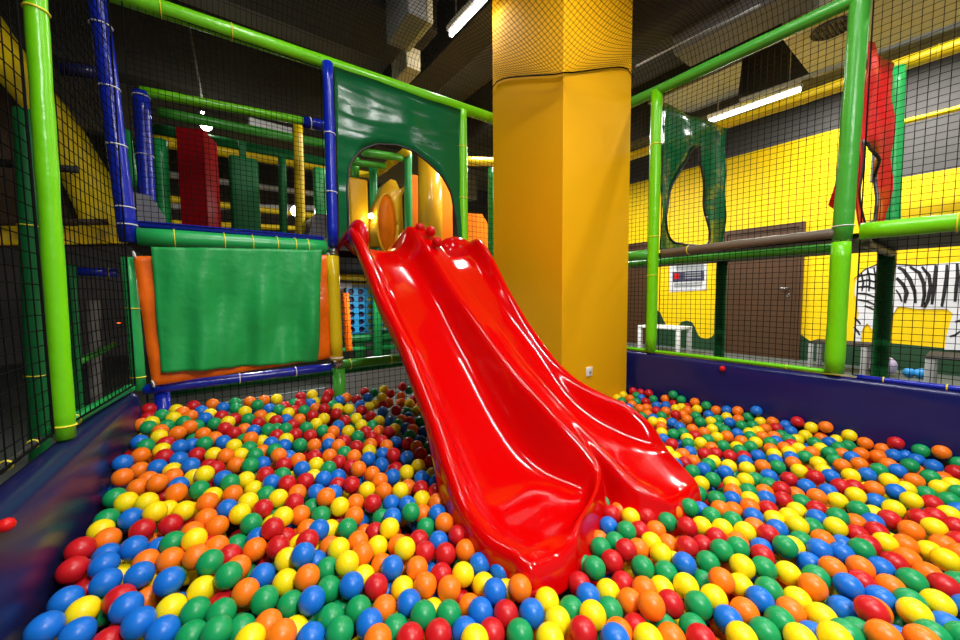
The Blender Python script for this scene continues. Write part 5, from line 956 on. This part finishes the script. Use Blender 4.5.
2084,382,-136,1517,-58,-138,2048,2351,-81,360,2025,0,417,2156,10,21,2409,72,-307,1601,-27,1800,-110,-128,592,642,-139,2216,1530,-126,89,1373,-74,2333,1562,
-126,710,2124,-11,327,1240,-95,]]

BR = .0344
NAMES = {'R': 'red', 'O': 'orange', 'Y': 'yellow', 'G': 'green', 'B': 'blue'}
RGN = {'a': 'by the left wall', 'b': 'left of the slide', 'c': 'before the slide ends', 'd': 'right of the slide', 'e': 'at lower right'}
protos = {}
for k in 'ROYGB':
    v, f = ico((0, 0, 0), BR, 4)
    me = bpy.data.meshes.new('plastic_ball'); me.from_pydata(v, [], f); me.materials.append(MT['ball_'+k])
    me.polygons.foreach_set('use_smooth', [True]*len(f)); me.update(); protos[k] = me
seen = {}
HUES = 'ROYGB'; ZONES = 'abcde'
for n in range(0, len(NEAR), 9):
    rec = NEAR[n:n+9]; x, y, z = [v/1000 for v in rec[6:9]]
    s = HUES[rec[0]]+ZONES[rec[1]]+''.join(HUES[v] if v < 5 else '-' for v in rec[2:6])
    o = bpy.data.objects.new('plastic_ball', protos[s[0]]); col.objects.link(o); o.location = (x, y, z)
    o.rotation_euler = (rnd.uniform(0, 3), rnd.uniform(0, 3), rnd.uniform(0, 3))
    L_, R_, D_, U_ = [NAMES.get(c) for c in s[2:6]]
    lab = NAMES[s[0]]+' ball '+RGN[s[1]]+':'
    if L_: lab += ' '+L_+' left,'
    if R_: lab += ' '+R_+' right,'
    if D_: lab += ' '+D_+' in front,'
    if U_: lab += ' '+U_+' behind,'
    tag(o, lab.rstrip(',:'), 'ball', 'plastic balls nearest in the pit')
V = []; Fc = []; mi = []
bv, bf = ico((0, 0, 0), BR, 3); bv = np.array(bv); bf = np.array(bf)
Vs = []; Fs = []; n0 = 0
for i, k in enumerate('ROYGB'):
    nums = np.array(REST[i]).reshape(-1, 3)/1000
    for p in nums:
        Vs.append(bv+p); Fs.append(bf+n0); n0 += len(bv); mi += [i]*len(bf)
Vs = np.concatenate(Vs); Fs = np.concatenate(Fs)
me = bpy.data.meshes.new('plastic_balls'); me.vertices.add(len(Vs)); me.vertices.foreach_set('co', Vs.ravel())
me.loops.add(len(Fs)*3); me.loops.foreach_set('vertex_index', Fs.ravel().astype(np.int32))
me.polygons.add(len(Fs)); me.polygons.foreach_set('loop_start', np.arange(0, len(Fs)*3, 3, dtype=np.int32)); me.polygons.foreach_set('loop_total', np.full(len(Fs), 3, dtype=np.int32))
for k in 'ROYGB': me.materials.append(MT['ball_'+k])
me.polygons.foreach_set('material_index', np.array(mi, dtype=np.int32)); me.polygons.foreach_set('use_smooth', np.ones(len(Fs), dtype=bool))
me.update(); me.validate()
o = bpy.data.objects.new('plastic_balls', me); col.objects.link(o)
tag(o, 'remaining small multicoloured plastic balls filling the pit behind the nearest ones', 'balls'); o['kind'] = 'stuff'

# ------------------------------------------------------------------ world and view
w = bpy.data.worlds.new('world'); sc.world = w; w.use_nodes = True
w.node_tree.nodes['Background'].inputs[0].default_value = (.9, .95, 1, 1); w.node_tree.nodes['Background'].inputs[1].default_value = .20
sc.view_settings.view_transform = 'Standard'; sc.view_settings.look = 'None'; sc.view_settings.gamma = 1; sc.view_settings.use_curve_mapping = False
sc.view_settings.exposure = .22
